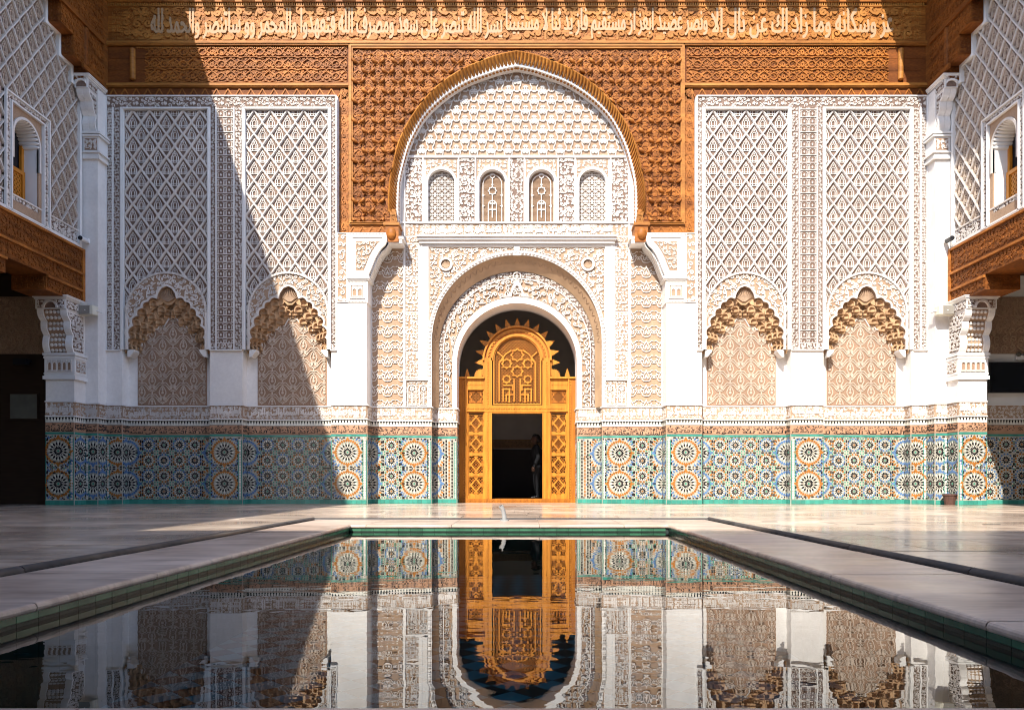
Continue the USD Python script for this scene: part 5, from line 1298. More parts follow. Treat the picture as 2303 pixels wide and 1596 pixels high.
for s in (1, -1):
    for k in range(3):
        for j in range(3):
            x0, x1 = W0, SX - .055; a, b = x0 + j * (x1 - x0) / 3, x0 + (j + 1) * (x1 - x0) / 3
            CBD = emit(T, 'carved_board', pl(ext(sbox(a + .003, zb0 + k * (zb1 - zb0) / 3 + .004, b - .003, zb0 + (k + 1) * (zb1 - zb0) / 3 - .004), -.02, .006)), 'cedar_deep', s)
    g = []
    w, h = .455, (zb1 - zb0) / 3
    for q in (-1, 1):
        m = lambda P: [(q * x * w + w / 2, y * h + h / 2) for x, y in P]
        g += [stroke(cr(m([(0, .46), (.14, .30), (.26, .1), (.12, -.1), (0, -.2)])), .018), stroke(cr(m([(.5, .3), (.36, .2), (.3, -.05), (.4, -.2), (.5, -.25)])), .018), stroke(cr(m([(0, -.45), (.15, -.36), (.32, -.4), (.5, -.46)])), .016), Polygon(m([(.16, -.12), (.3, -.2), (.2, -.32), (.1, -.25)]))]
    g += [Point(w / 2, h / 2).buffer(.045, quad_segs=2).difference(Point(w / 2, h / 2).buffer(.02, quad_segs=2)), Point(0, h * .02).buffer(.03, quad_segs=2), Point(w, h * .02).buffer(.03, quad_segs=2)]
    tile = unary_union(g).intersection(sbox(0, 0, w, h)); r = sbox(W0 + .9, zb0 + .01, SX - .1, zb1 - .03)
    emit(T, 'board_carving', [pl(fill(r, tile, w, h, .006, .042, W0, zb0)), pl(scroll_strip(r, .006, .02, .105, .016, 13))], 'cedar', s)
    emit(T, 'upright_roll', tube3([(U(291.5), YW - .04, zb0 + .06), (U(291.5), YW - .04, zb0 + .08), (U(291.5), YW - .04, zb1 - .08), (U(291.5), YW - .04, zb1 - .06)], [.03, .066, .066, .03], 8), 'cedar_gold', s, smooth=50)
    emit(T, 'bead_row', pl(ext([sbox(W0 + .7 + k * .05, zb1 - .05, W0 + .7 + k * .05 + .03, zb1 - .02) for k in range(int((SX - W0 - .8) / .05))], .006, .03)), 'cedar_gold', s)
    x1 = SX - .052
    emit(T, 'moulding', pl(ext(sbox(W0, Z(198), x1, Z(189)), -.02, .06)), 'cedar_gold', s); emit(T, 'moulding', pl(ext(sbox(W0, Z(196), x1, Z(191.5)), .06, .08)), 'cedar_gold', s)
    lx1 = NX - .003
    emit(T, 'leaf_band_ground', pl(ext(sbox(W0, CEDAR + .012, SX - .056, Z(198.5)), -.02, .004)), 'cedar_deep', s)
    n = round((SX - .06 - W0) / .28); w_ = (SX - .06 - W0) / n; z0, z1 = CEDAR + .015, Z(199); g = []
    for k in range(n):
        xc = W0 + (k + .5) * w_; g += [LineString([(xc - w_ / 2, z0 + .01), (xc, z1 - .02), (xc + w_ / 2, z0 + .01)]).buffer(.012, quad_segs=1), Point(xc, z0 + .055).buffer(.03, quad_segs=2)]
    emit(T, 'leaf_carving', pl(ext(unary_union(g).intersection(sbox(W0, z0, SX - .06, z1)), .004, .026)), 'cedar', s)

Z = Zf
# ------------------------------------------------------------------ eaves and roofs (they throw the shadows on the court)
def eave(name, label, outer, inner, axis, lo, hi, side, ztip=13.2, rise=1.9, run=4.5, deep=.32):
    """overhanging rafters under a tiled roof; axis 'x' runs along u, 'y' along y; outer is the edge, inner the wall"""
    T = thing(name, label, 'roof eave')
    d = 1 if inner > outer else -1
    B = lambda a, b, c0, c1, z0, z1: bx(a, b, c0, c1, z0, z1) if axis == 'x' else bx(c0, c1, a, b, z0, z1)
    emit(T, 'soffit_board', B(lo, hi, outer, inner, ztip + .02, ztip + .08), 'cedar_deep')
    emit(T, 'rafters', [B(lo + .12 + k * .48, lo + .12 + k * .48 + .25, outer + d * .03, inner, ztip - deep, ztip + .02) for k in range(int((hi - lo - .1) / .48))], 'cedar_deep', kind='stuff')
    P = [(outer - d * .08, ztip + .08), (inner + d * run, ztip + .08 + rise), (inner + d * run, ztip + .03 + rise), (outer, ztip + .081)]
    v, f = ext(Polygon(P), lo, hi)
    v = np.c_[v[:, 2], v[:, 0], v[:, 1]] if axis == 'x' else np.c_[v[:, 0], v[:, 2], v[:, 1]]
    emit(T, 'roof', (v, f), 'roof_tile')
    return T
eave('facade_eave', 'rafters of the cedar eave along the top edge of the facade', -1.0, .05, 'x', -8.4, 8.4, 0, ztip=13.28, deep=.44)
eave('side_eave', 'cedar eave over the left gallery wall', -8.50, -9.85, 'y', -24.6, 0.0, -1)
eave('side_eave', 'cedar eave over the right gallery wall', 8.35, 9.85, 'y', -24.6, 0.0, 1)
eave('rear_eave', 'cedar eave over the wall behind the viewpoint', -23.1, -24.6, 'x', -9.8, 9.8, 0)
T = thing('south_wall', 'plain plaster wall closing the court behind the viewpoint', 'wall')
emit(T, 'wall_face', bx(-10.2, 10.2, -25.2, -24.6, 0, 9.7), 'plaster_pale'); emit(T, 'cedar_band', bx(-10.2, 10.2, -25.1, -24.5, 9.7, 13.2), 'cedar'); emit(T, 'tile_band', bx(-10.2, 10.2, -24.6, -24.55, 0, 1.9), 'hall_dark'); emit(T, 'doorway_recess', bx(-1.5, 1.5, -24.595, -24.54, 0, 4.5), 'dark_wood')

# ------------------------------------------------------------------ side galleries
UW, UC = U(0) * 0 - 10.06, -9.775                                 # stucco wall plane and cedar plane
def flare_capital(T, uL, uR, y0, y1, z0, z1, flare, s):
    """scalloped bracket capital that widens towards -y under a lintel; its side faces the court"""
    H = z1 - z0; hd = z1 - .30                                      # foot of the carved head
    pts = [(y0 - .02, z0), (y0 - .05, z0 + (hd - z0) * .42), (y0 - flare * .42, z0 + (hd - z0) * .74), (y0 - flare * .80, hd)]
    S = [tuple(p) for p in lobes(pts, .16, 6)]
    prof = Polygon([(y1, z0)] + S + [(y1, hd)]).buffer(0); ps = Pl((uR, 0, 0), (0, 1, 0)); W = uR - uL
    for h0, h1 in ((-W, -W + .13), (-.13, 0)): emit(T, 'bracket', ps(ext(prof, h0, h1)), 'plaster', s)
    core = affinity.translate(prof, .045, 0).union(sbox(y1 - .1, z0, y1, hd)); emit(T, 'bracket_core', ps(ext(core, -W + .131, -.131)), 'ground_light', s)
    rg = random.Random(5)
    for k in range(8):
        zz = z0 + (hd - z0) * (k + .5) / 8; yy = np.interp(zz, [p[1] for p in S], [p[0] for p in S]) + .04; n = 4; w_ = (W - .30) / n
        for j in range(n): emit(T, 'capital_leaf', (ball(.05, 1)[0] * [w_ / .11, .7, .8] + [uL + .15 + (j + (.5 if k % 2 else .42)) * w_, yy, zz], ball(.05, 1)[1]), 'relief', s, smooth=True)
    rib = LineString(S).buffer(.035, quad_segs=2).intersection(prof); emit(T, 'bracket_rib', ps(ext(rib, 0, .022)), 'plaster', s)
    r = prof.buffer(-.055).intersection(sbox(y0 - flare, z0 + .04, y1 - .03, hd)); emit(T, 'side_ground', ps(ext(r, 0, .004)), 'ground_grey', s); emit(T, 'side_carving', ps(scroll_strip(r.buffer(-.01), .004, .02, .09, .015)), 'relief', s)
    yf = y0 - flare * .86; emit(T, 'capital_head', bx(uL - .02, uR + .015, yf, y1, hd, z1 - .09), 'plaster_pale', s)
    pf = front(yf); r = sbox(uL + .02, hd + .02, uR - .02, z1 - .10); c = (uL + uR) / 2; emit(T, 'head_ground', pf(ext(r, 0, .004)), 'ground_grey', s)
    hole = Point(c, hd + .02).buffer(.17, quad_segs=8); emit(T, 'head_carving', pf(scroll_strip(r.difference(hole), .004, .022, .08, .014)), 'relief', s); emit(T, 'head_arch', pf(ext(hole.difference(Point(c, hd + .02).buffer(.13, quad_segs=8)).intersection(r), .004, .04)), 'plaster', s)
    p2 = Pl((uR + .015, 0, 0), (0, 1, 0)); r = sbox(yf + .03, hd + .02, y1 - .03, z1 - .10); emit(T, 'head_side_ground', p2(ext(r, 0, .003)), 'ground_grey', s); emit(T, 'head_side_carving', p2(scroll_strip(r.buffer(-.008), .003, .02, .08, .014)), 'relief', s)
    for q0, q1, e in ((z1 - .09, z1 - .055, .02), (z1 - .055, z1 - .02, .045), (z1 - .02, z1, .06)): emit(T, 'abacus', bx(uL - .02 - e, uR + .015 + e, yf - e, y1, q0, q1), 'plaster', s)
def side_gallery(s, side):
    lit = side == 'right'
    pw = Pl((UW, 0, 0), (0, 1, 0))                                 # faces the court; its a axis is y
    T = thing('gallery_wall', f'upper wall of carved lozenge stucco over the {side} gallery', 'wall')
    zt0 = 5.91
    # stepped upper outline under the cedar brackets
    out = Polygon([(-24.6, zt0), (-.42, zt0), (-.42, 9.63), (-.76, 9.63), (-.76, 9.97), (-1.22, 9.97), (-1.22, 10.42), (-1.68, 10.42), (-1.68, 10.92), (-2.1, 10.92), (-2.1, 11.4), (-24.6, 11.4)])
    wy0, wy1, wz0, wz1 = -2.72, -1.92, 6.2, 7.95
    opening = Point((wy0 + wy1) / 2, wz1 - .40).buffer(.40, quad_segs=8).union(sbox(wy0, wz0, wy1, wz1 - .4))
    emit(T, 'wall_face', pw(ext(out.difference(opening), -.5, -.066)), 'plaster_pale', s)
    fr = sbox(-3.0, wz0 - .25, -1.60, wz1 + .35)
    vis = out.intersection(sbox(-5.5, zt0, 0, 12)).buffer(-.09, join_style=2).difference(fr).difference(sbox(-9, 0, 9, 6.32))
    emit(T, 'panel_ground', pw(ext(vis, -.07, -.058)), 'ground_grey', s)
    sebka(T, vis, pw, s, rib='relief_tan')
    emit(T, 'panel_border', pw(ext(out.intersection(sbox(-5.6, zt0, 0, 12)).difference(out.buffer(-.08, join_style=2)), -.066, .02)), 'plaster_pale', s)
    b = sbox(-5.5, zt0 + .09, -.5, 6.30); emit(T, 'foot_band_ground', pw(ext(b, -.066, -.055)), 'ground_grey', s); emit(T, 'foot_band', pw(scroll_strip(b.buffer(-.01), -.055, -.035, .10, .017)), 'relief', s)
    emit(T, 'foot_moulding', pw(ext([sbox(-5.5, 6.29, -.45, 6.32), sbox(-5.5, zt0, -.42, zt0 + .05)], -.066, -.02)), 'relief', s)
    G = thing('gallery_window', f'arched upper window with carved frame and cedar shutter in the {side} gallery wall', 'window')
    g = fr.difference(sbox(-2.82, wz0 - .3, -1.80, wz1 + .18)); emit(G, 'frame_ground', pw(ext(g, -.066, -.02)), 'ground_grey', s); emit(G, 'frame_carving', pw(scroll_strip(g.buffer(-.02), -.02, .0, .085, .015, 2)), 'relief', s)
    emit(G, 'frame_edge', pw(ext([ring_band(fr, .03), ring_band(sbox(-2.84, wz0 - .3, -1.78, wz1 + .20), .03)], -.066, .03)), 'plaster_pale', s)
    emit(G, 'arch_panel', pw(ext(sbox(-2.80, wz0 - .25, -1.82, wz1 + .17).difference(opening), -.066, -.03)), 'ground_light', s)
    emit(G, 'arch_rim', pw(ext(opening.buffer(.05).difference(opening).intersection(sbox(-9, wz1 - .9, 9, 9)), -.1, .0)), 'relief', s)
    n = 16
    for k in range(n):
        a = (k + .5) * PI / n; emit(G, 'scallop', pw((ball(.05, 1)[0] * [1, 1, 5] + [(wy0 + wy1) / 2 + .40 * math.cos(a), wz1 - .40 + .40 * math.sin(a), -.25], ball(.05, 1)[1])), 'plaster_pale', s, smooth=True)
    emit(G, 'dark_pane', pw(ext(opening, -.44, -.42)), 'plastic_black', s)
    emit(G, 'shutter_frame', pw(ext(sbox(wy0 + .02, wz0, wy1 - .02, wz0 + .85).difference(sbox(wy0 + .10, wz0 + .08, wy1 - .10, wz0 + .77)), -.36, -.30)), 'honey', s)
    emit(G, 'shutter_frame', pw(ext([sbox(wy0 + .0, wz0 + .85, wy0 + .07, wz1 - .35), sbox(wy1 - .07, wz0 + .85, wy1, wz1 - .35)], -.40, -.34)), 'honey', s)
    r = sbox(wy0 + .1, wz0 + .08, wy1 - .1, wz0 + .77); emit(G, 'shutter_lattice', [pw(ext(bars(r, .07, .03, 45), -.35, -.335)), pw(ext(bars(r, .07, .03, -45), -.345, -.33))], 'honey', s)
    # cedar frieze along the side, on stepped brackets
    C = thing('side_frieze', f'carved cedar frieze on stepped brackets along the top of the {side} wall', 'frieze')
    pc = Pl((UC, 0, 0), (0, 1, 0))
    top = Polygon([(-24.6, 11.3), (-2.06, 11.3), (-2.06, 10.88), (-1.66, 10.88), (-1.66, 10.40), (-1.20, 10.40), (-1.20, 9.95), (-.74, 9.95), (-.74, 9.66), (.2, 9.66), (.2, 12.65), (-24.6, 12.65)])
    zz = [9.66, 9.95, 10.4, 10.88, 11.3, 11.75, 12.2, 12.65]
    for k in range(7):
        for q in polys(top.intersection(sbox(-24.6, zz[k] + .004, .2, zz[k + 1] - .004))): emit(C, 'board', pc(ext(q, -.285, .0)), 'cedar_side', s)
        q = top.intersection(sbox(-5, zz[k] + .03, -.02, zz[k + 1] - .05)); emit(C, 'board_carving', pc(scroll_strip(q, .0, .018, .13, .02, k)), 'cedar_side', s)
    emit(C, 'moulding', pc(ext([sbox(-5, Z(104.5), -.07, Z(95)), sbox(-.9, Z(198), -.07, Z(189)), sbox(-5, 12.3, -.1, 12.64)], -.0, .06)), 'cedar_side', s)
    emit(C, 'upright_roll', tube3([(UC, -.75, Z(187)), (UC, -.75, Z(106))], .06, 8), 'cedar_side', s)
    for k, (y, z0, z1) in enumerate(((-.74, 9.66, 9.95), (-1.20, 9.95, 10.40), (-1.66, 10.40, 10.88), (-2.06, 10.88, 11.3))):
        pe = Pl((UW - .02, y, 0)); r = sbox(.03, z0 + .03, .27, z1 - .03); emit(C, 'bracket_carving', pe(scroll_strip(r, .0, .02, .09, .016, k)), 'cedar_deep', s)
    # cedar lintel over the gallery, in three stepped tiers
    B = thing('gallery_lintel', f'carved cedar lintel of stepped beams over the {side} gallery opening', 'lintel')
    UL = UW + .02; plt = Pl((UL, 0, 0), (0, 1, 0))
    for nm, y0, y1, z0, z1 in (('upper_beam', -24, -.40, 5.36, 5.905), ('middle_beam', -3.02, -.40, 4.965, 5.352), ('lower_beam', -1.74, -.40, 4.64, 4.958), ('lower_beam', -8, -3.02, 4.64, 4.958), ('middle_beam', -8, -3.03, 4.965, 5.352)):
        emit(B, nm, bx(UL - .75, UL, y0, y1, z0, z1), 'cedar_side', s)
        r = sbox(max(y0, -5) + .03, z0 + .05, y1 - .06, z1 - .07)
        emit(B, 'beam_carving', plt(scroll_strip(r, 0, .018, .115, .02, int(z0 * 3))), 'cedar_side', s)
        emit(B, 'beam_moulding', bx(UL, UL + .05, y0, y1, z1 - .055, z1 - .004), 'cedar', s)
        if y1 < -3: continue
        if y0 > -9: emit(B, 'end_carving', Pl((UL - .75, y0, 0))(scroll_strip(sbox(.04, z0 + .04, .71, z1 - .04), 0, .018, .11, .018)), 'cedar_side', s)
    emit(B, 'end_post', bx(UL - .02, UL + .045, -.46, -.37, 4.64, 5.9), 'cedar', s)
    # the pier with its capital
    P = thing('gallery_pier', f'white pier with carved stucco capital at the mouth of the {side} gallery', 'pier')
    emit(P, 'shaft', bx(PIERL, E10, -.8, -.3, 0, Z(794, -.8)), 'plaster', s)
    yb0, yb1 = -.8, -.36
    zc0, zc1, zc2, zc3 = Z(850, -.8), Z(794, -.8), Z(690, -.8), Z(671, -.8)
    emit(P, 'neck_block', bx(PIERL - .02, E10 + .02, yb0 - .02, yb1, zc0, zc1), 'plaster_pale', s)
    for z0, z1, e in ((zc0 - .03, zc0 + .05, .045), (zc1 - .05, zc1 + .0, .05), (zc1 - .12, zc1 - .07, .035), (zc0 + .09, zc0 + .12, .03)): emit(P, 'neck_moulding', bx(PIERL - e, E10 + e, yb0 - e, yb1, z0, z1), 'plaster_pale', s)
    pf = front(yb0 - .02); r = sbox(PIERL + .05, zc0 + .15, E10 - .04, zc1 - .16); n = 5; w_ = (r.bounds[2] - r.bounds[0]) / n
    emit(P, 'neck_ground', pf(ext(r, 0, .004)), 'ground', s)
    for k in range(n):
        q = sbox(r.bounds[0] + k * w_ + .004, r.bounds[1], r.bounds[0] + (k + 1) * w_ - .004, r.bounds[3]); c = r.bounds[0] + (k + .5) * w_
        emit(P, 'neck_arch', pf(ext(q.difference(Point(c, r.bounds[3] - .09).buffer(w_ * .34, quad_segs=3).union(sbox(c - w_ * .34, r.bounds[1] + .03, c + w_ * .34, r.bounds[3] - .09))), .004, .025)), 'relief', s)
    ps = Pl((E10 + .02, 0, 0), (0, 1, 0)); r = sbox(yb0 + .05, zc0 + .15, yb1 - .03, zc1 - .16); emit(P, 'neck_side', ps(ext(r, 0, .004)), 'ground', s); emit(P, 'neck_side_carving', ps(scroll_strip(r, .004, .02, .09, .017)), 'relief', s)
    # bracket capital flaring towards the opening
    flare_capital(P, PIERL - .02, E10 - .02, yb0, yb1, zc1, zc3, .36, s)
    # upper capital of the corner column
    K = thing('upper_capital', f'small carved stucco capital below the cedar frieze in the {side} corner', 'capital')
    yu = -.36; a, b = -10.02, E9; z0, z1, z2, z3 = Z(359, yu), Z(302, yu), Z(255, yu), Z(186, yu)
    emit(K, 'neck_block', bx(a, b + .04, yu - .05, -.0, z0 + .06, z1), 'plaster_pale', s); emit(K, 'neck_carving', front(yu - .05)(scroll_strip(sbox(a + .04, z0 + .22, b, z1 - .14), 0, .02, .1, .02)), 'relief', s); emit(K, 'neck_ground', front(yu - .05)(ext(sbox(a + .03, z0 + .2, b + .01, z1 - .12), -.0, .004)), 'ground', s)
    for q0, q1, e in ((z0 - .0, z0 + .08, .06), (z0 + .13, z0 + .16, .09), (z1 - .08, z1 - .04, .09), (z1 - .02, z1 + .03, .10)): emit(K, 'neck_moulding', bx(a - .01, b + e, yu - e, -.0, q0, q1), 'plaster_pale', s)
    flare_capital(K, a, b - .04, yu, -.0, z1 + .03, z3, .42, s)
    # the gallery's inside
    I = thing('gallery_interior', f'shaded {side} gallery with plain walls and dark ceiling', 'room')
    emit(I, 'end_wall', bx(-14.6, PIERL + .4, -.02, .3, 0, 6), 'plaster_pale' if lit else 'dark_wood', s); emit(I, 'far_wall', bx(-14.9, -14.6, -24.6, .3, 0, 6), 'dark_wall', s); emit(I, 'ceiling', bx(-14.9, UL - .76, -24.6, .3, 5.4, 5.6), 'dark_wood', s)  # left end wall takes the dark material: its deep shade is put into the colour
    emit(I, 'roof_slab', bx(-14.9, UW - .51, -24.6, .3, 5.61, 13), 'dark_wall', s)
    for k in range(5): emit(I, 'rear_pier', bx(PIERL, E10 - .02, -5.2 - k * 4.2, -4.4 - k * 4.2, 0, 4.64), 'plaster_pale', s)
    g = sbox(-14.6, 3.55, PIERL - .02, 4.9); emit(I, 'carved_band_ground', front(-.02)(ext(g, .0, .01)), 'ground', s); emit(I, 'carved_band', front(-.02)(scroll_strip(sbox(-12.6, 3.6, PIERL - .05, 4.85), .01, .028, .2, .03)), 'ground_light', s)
    if lit: dado_face(I, Pl((-13.6, -.03, 0)), 13.6 + PIERL + .2, 'hall', s, ('', ''), 180, 77)
_f0 = field
def field(kind, W):
    if kind != 'hall': return _f0(kind, W)
    o = []; P = .3713; n = int(W / P)
    for i in range(n):
        for j in range(4):
            b = (i + j) % 2; o += small((i + .5) * P, H0 + P * (j + .5), 'tile_blue' if b else 'tile_orange', ['tile_green', 'tile_orange'][b])
            for k in range(4): o.append((oval(i * P + .09 * math.cos(k * PI / 2), H0 + P * j + .09 * math.sin(k * PI / 2), k * PI / 2, .042, .019), 'tile_black'))
    return o
_l0 = lettering
def lettering(text, *x, **k): return _l0(text, *x, **k) if text else Polygon()
side_gallery(1, 'left'); side_gallery(-1, 'right')

# ------------------------------------------------------------------ small things
def rx(px, y): return U(px, y)
for s, side in ((1, 'left'), (-1, 'right')):
    T = thing('wall_speaker', f'cream box loudspeaker on a bracket on the {side} corner pier', 'loudspeaker', None)
    u0, y0, z0 = -9.98 + .0, -.60, Z(711, -.5)
    m = m3.Manifold.batch_hull([m3.Manifold.sphere(.03, 12).translate(p) for p in ((u0, y0, z0 + .03), (u0 + .30, y0 - .04, z0 + .03), (u0, y0, z0 + .20), (u0 + .30, y0 - .04, z0 + .20), (u0 + .02, y0 + .12, z0 + .03), (u0 + .32, y0 + .10, z0 + .03), (u0 + .02, y0 + .12, z0 + .20), (u0 + .32, y0 + .10, z0 + .20))]).to_mesh()
    emit(T, 'cabinet', (np.array(m.vert_properties[:, :3]), np.array(m.tri_verts)), 'plastic_cream', s, smooth=40)
    emit(T, 'grille', bx(u0 + .0, u0 + .28, y0 - .063, y0 - .045, z0 + .02, z0 + .21), 'grille_cloth', s)
    emit(T, 'badge', bx(u0 + .13, u0 + .15, y0 - .067, y0 - .0635, z0 + .10, z0 + .12), 'plastic_white', s)
    emit(T, 'bracket', tube3([(u0 + .30, y0 + .02, z0 + .11), (u0 + .36, y0 + .06, z0 + .11), (u0 + .36, -.355, z0 + .11)], .016, 6), 'plastic_white', s)
    T = thing('security_camera', f'small {"black and white" if s > 0 else "dark"} security camera at the end of the {side} gallery lintel', 'camera')
    u0, z0 = -10.0, Z(546, -.5)
    emit(T, 'mount', bx(u0 + .02, u0 + .10, -.42, -.36, z0 + .03, z0 + .13), 'plastic_white', s)
    c = trimesh.creation.cylinder(.055, .22, sections=14); v = np.array(c.vertices)[:, [0, 2, 1]] * [1, -1, 1]
    emit(T, 'housing', (v + [u0 + .06, -.55, z0 + .06], np.array(c.faces)), 'plastic_white' if s > 0 else 'plastic_black', s, smooth=40)
    c = trimesh.creation.cylinder(.05, .02, sections=14); v = np.array(c.vertices)[:, [0, 2, 1]] * [1, -1, 1]
    emit(T, 'lens', (v + [u0 + .06, -.67, z0 + .06], np.array(c.faces)), 'plastic_black', s)
T = thing('flower_pot', 'brown ridged pot standing at the foot of the right corner pier', 'pot')
prof = np.array([(0, 0), (.105, 0), (.115, .05), (.14, .21), (.155, .215), (.16, .25), (.145, .255), (.13, .22), (.10, .05), (0, .05)])
nn = 20; v = np.array([[r * (1 + .03 * (k % 2)) * math.cos(2 * PI * k / nn), r * (1 + .03 * (k % 2)) * math.sin(2 * PI * k / nn), z] for r, z in prof for k in range(nn)]); f = []
for j in range(len(prof) - 1):
    for k in range(nn): a, b = j * nn + k, j * nn + (k + 1) % nn; f += [(a, b, a + nn), (b, b + nn, a + nn)]
emit(T, 'body', (v + [9.91, -.62, 0], np.array(f)), 'clay_pot')
emit(T, 'soil', (np.c_[np.array([[.125 * math.cos(k), .125 * math.sin(k)] for k in np.linspace(0, 2 * PI, 12, endpoint=False)]), np.full(12, .2)] + [9.91, -.62, 0], np.array([(0, k, k + 1) for k in range(1, 11)])), 'joint')
T = thing('fountain_spout', 'short bent steel water spout standing on the far pool coping', 'spout')
sp = cr([(-.085, -7.62, 0), (-.09, -7.62, .07), (-.105, -7.63, .14), (-.135, -7.65, .205)], 5)
emit(T, 'pipe', tube3(sp, .030, 12), 'steel', smooth=50); emit(T, 'flange', tube3([(-.085, -7.62, 0), (-.085, -7.62, .018)], .062, 14), 'steel'); emit(T, 'mouth', tube3([sp[-1] - (sp[-1] - sp[-2]) * .02, sp[-1] + (sp[-1] - sp[-2]) / np.linalg.norm(sp[-1] - sp[-2]) * .002], .021, 10), 'plastic_black')
T = thing('wall_screen', 'black flat television on the end wall of the right gallery', 'television')
emit(T, 'case', bx(11.10, 12.75, -.16, -.09, 2.62, 3.34), 'plastic_black'); emit(T, 'screen', bx(11.125, 12.725, -.166, -.161, 2.65, 3.315), 'screen_glass'); emit(T, 'wall_bracket', bx(11.7, 12.1, -.09, -.03, 2.8, 3.1), 'steel')
T = thing('emergency_light', 'small twin emergency lamp above the television in the right gallery', 'lamp fitting')
emit(T, 'base', bx(11.76, 12.04, -.10, -.03, 3.40, 3.50), 'plastic_white')
for q in (-1, 1): c = trimesh.creation.icosphere(1, .06); emit(T, 'head', (np.array(c.vertices) * [1, .8, .8] + [11.9 + q * .09, -.12, 3.52], np.array(c.faces)), 'paper')
T = thing('framed_notice', 'pale framed notice on the dark end wall of the left gallery', 'notice')
emit(T, 'frame', front(-.03)(ext(ring_band(sbox(-12.0, 1.98, -11.28, 2.64), .04), .0, .03)), 'dark_wood'); emit(T, 'sheet', bx(-11.96, -11.32, -.045, -.032, 2.02, 2.60), 'paper')
T = thing('ceiling_camera', 'small dark camera under the lintel of the left gallery', 'camera')
emit(T, 'arm', bx(-11.55, -11.45, -.2, -.03, 3.36, 3.40), 'plastic_black'); emit(T, 'housing', bx(-11.7, -11.4, -.34, -.2, 3.26, 3.40), 'plastic_black')
for k, (u0, y, w) in enumerate(((4.33, -8.55, .2), (3.35, -7.9, .19), (5.1, -7.85, .19), (5.9, -8.55, .2))):
    T = thing('floor_slot', 'dark slot in the paving right of the pool, ' + ('nearest the pool corner', 'farther back near the gutter corner', 'farther back and to the right', 'farthest right of the four')[k], 'drain slot')
    emit(T, 'slot', bx(u0, u0 + w, y, y + .022, -.01, .0035), 'plastic_black'); emit(T, 'rim', front(0)((lambda m: (m[0][:, [0, 2, 1]] * [1, 1, 1], m[1]))(ext(sbox(0, 0, .01, .01), 0, .001))) if False else bx(u0 - .008, u0 + w + .008, y - .008, y + .03, -.012, .002), 'grey_marble')

# ------------------------------------------------------------------ people
def bones(J, B, edge=.02, smooth=8):
    """one continuous surface from hulls of spheres at the joints"""
    M = m3.Manifold()
    for b in B: M += m3.Manifold.batch_hull([m3.Manifold.sphere(J[k][3], 14).translate(J[k][:3]) for k in b])
    m = M.refine_to_length(edge).to_mesh(); t = trimesh.Trimesh(np.array(m.vert_properties[:, :3]), np.array(m.tri_verts), process=True)
    trimesh.smoothing.filter_taubin(t, iterations=smooth); return np.array(t.vertices), np.array(t.faces)
def hand(J, w, d, up, nm):
    """palm and five bent fingers added to the joint table; w wrist, d finger direction, up thumb side"""
    w, d, up = map(lambda x: np.array(x, float), (w, d, up)); d /= np.linalg.norm(d); up /= np.linalg.norm(up); side = np.cross(d, up); B = []
    J[nm + 'w'] = (*w, .025); J[nm + 'p'] = (*(w + d * .07), .030); B.append((nm + 'w', nm + 'p'))
    for k, (o, L) in enumerate(((.03, .07), (.01, .08), (-.01, .075), (-.03, .06))):
        b = w + d * .085 + up * o; J[f'{nm}{k}a'] = (*b, .0115); J[f'{nm}{k}b'] = (*(b + d * L * .5 + side * .008), .0105); J[f'{nm}{k}c'] = (*(b + d * L * .85 + side * .03), .009); B += [(nm + 'p', f'{nm}{k}a'), (f'{nm}{k}a', f'{nm}{k}b'), (f'{nm}{k}b', f'{nm}{k}c')]
    b = w + d * .03 + up * .03; J[nm + 'ta'] = (*b, .013); J[nm + 'tb'] = (*(b + d * .035 + up * .02), .011); J[nm + 'tc'] = (*(b + d * .07 + up * .02 + side * .015), .010); B += [(nm + 'w', nm + 'ta'), (nm + 'ta', nm + 'tb'), (nm + 'tb', nm + 'tc')]
    return B
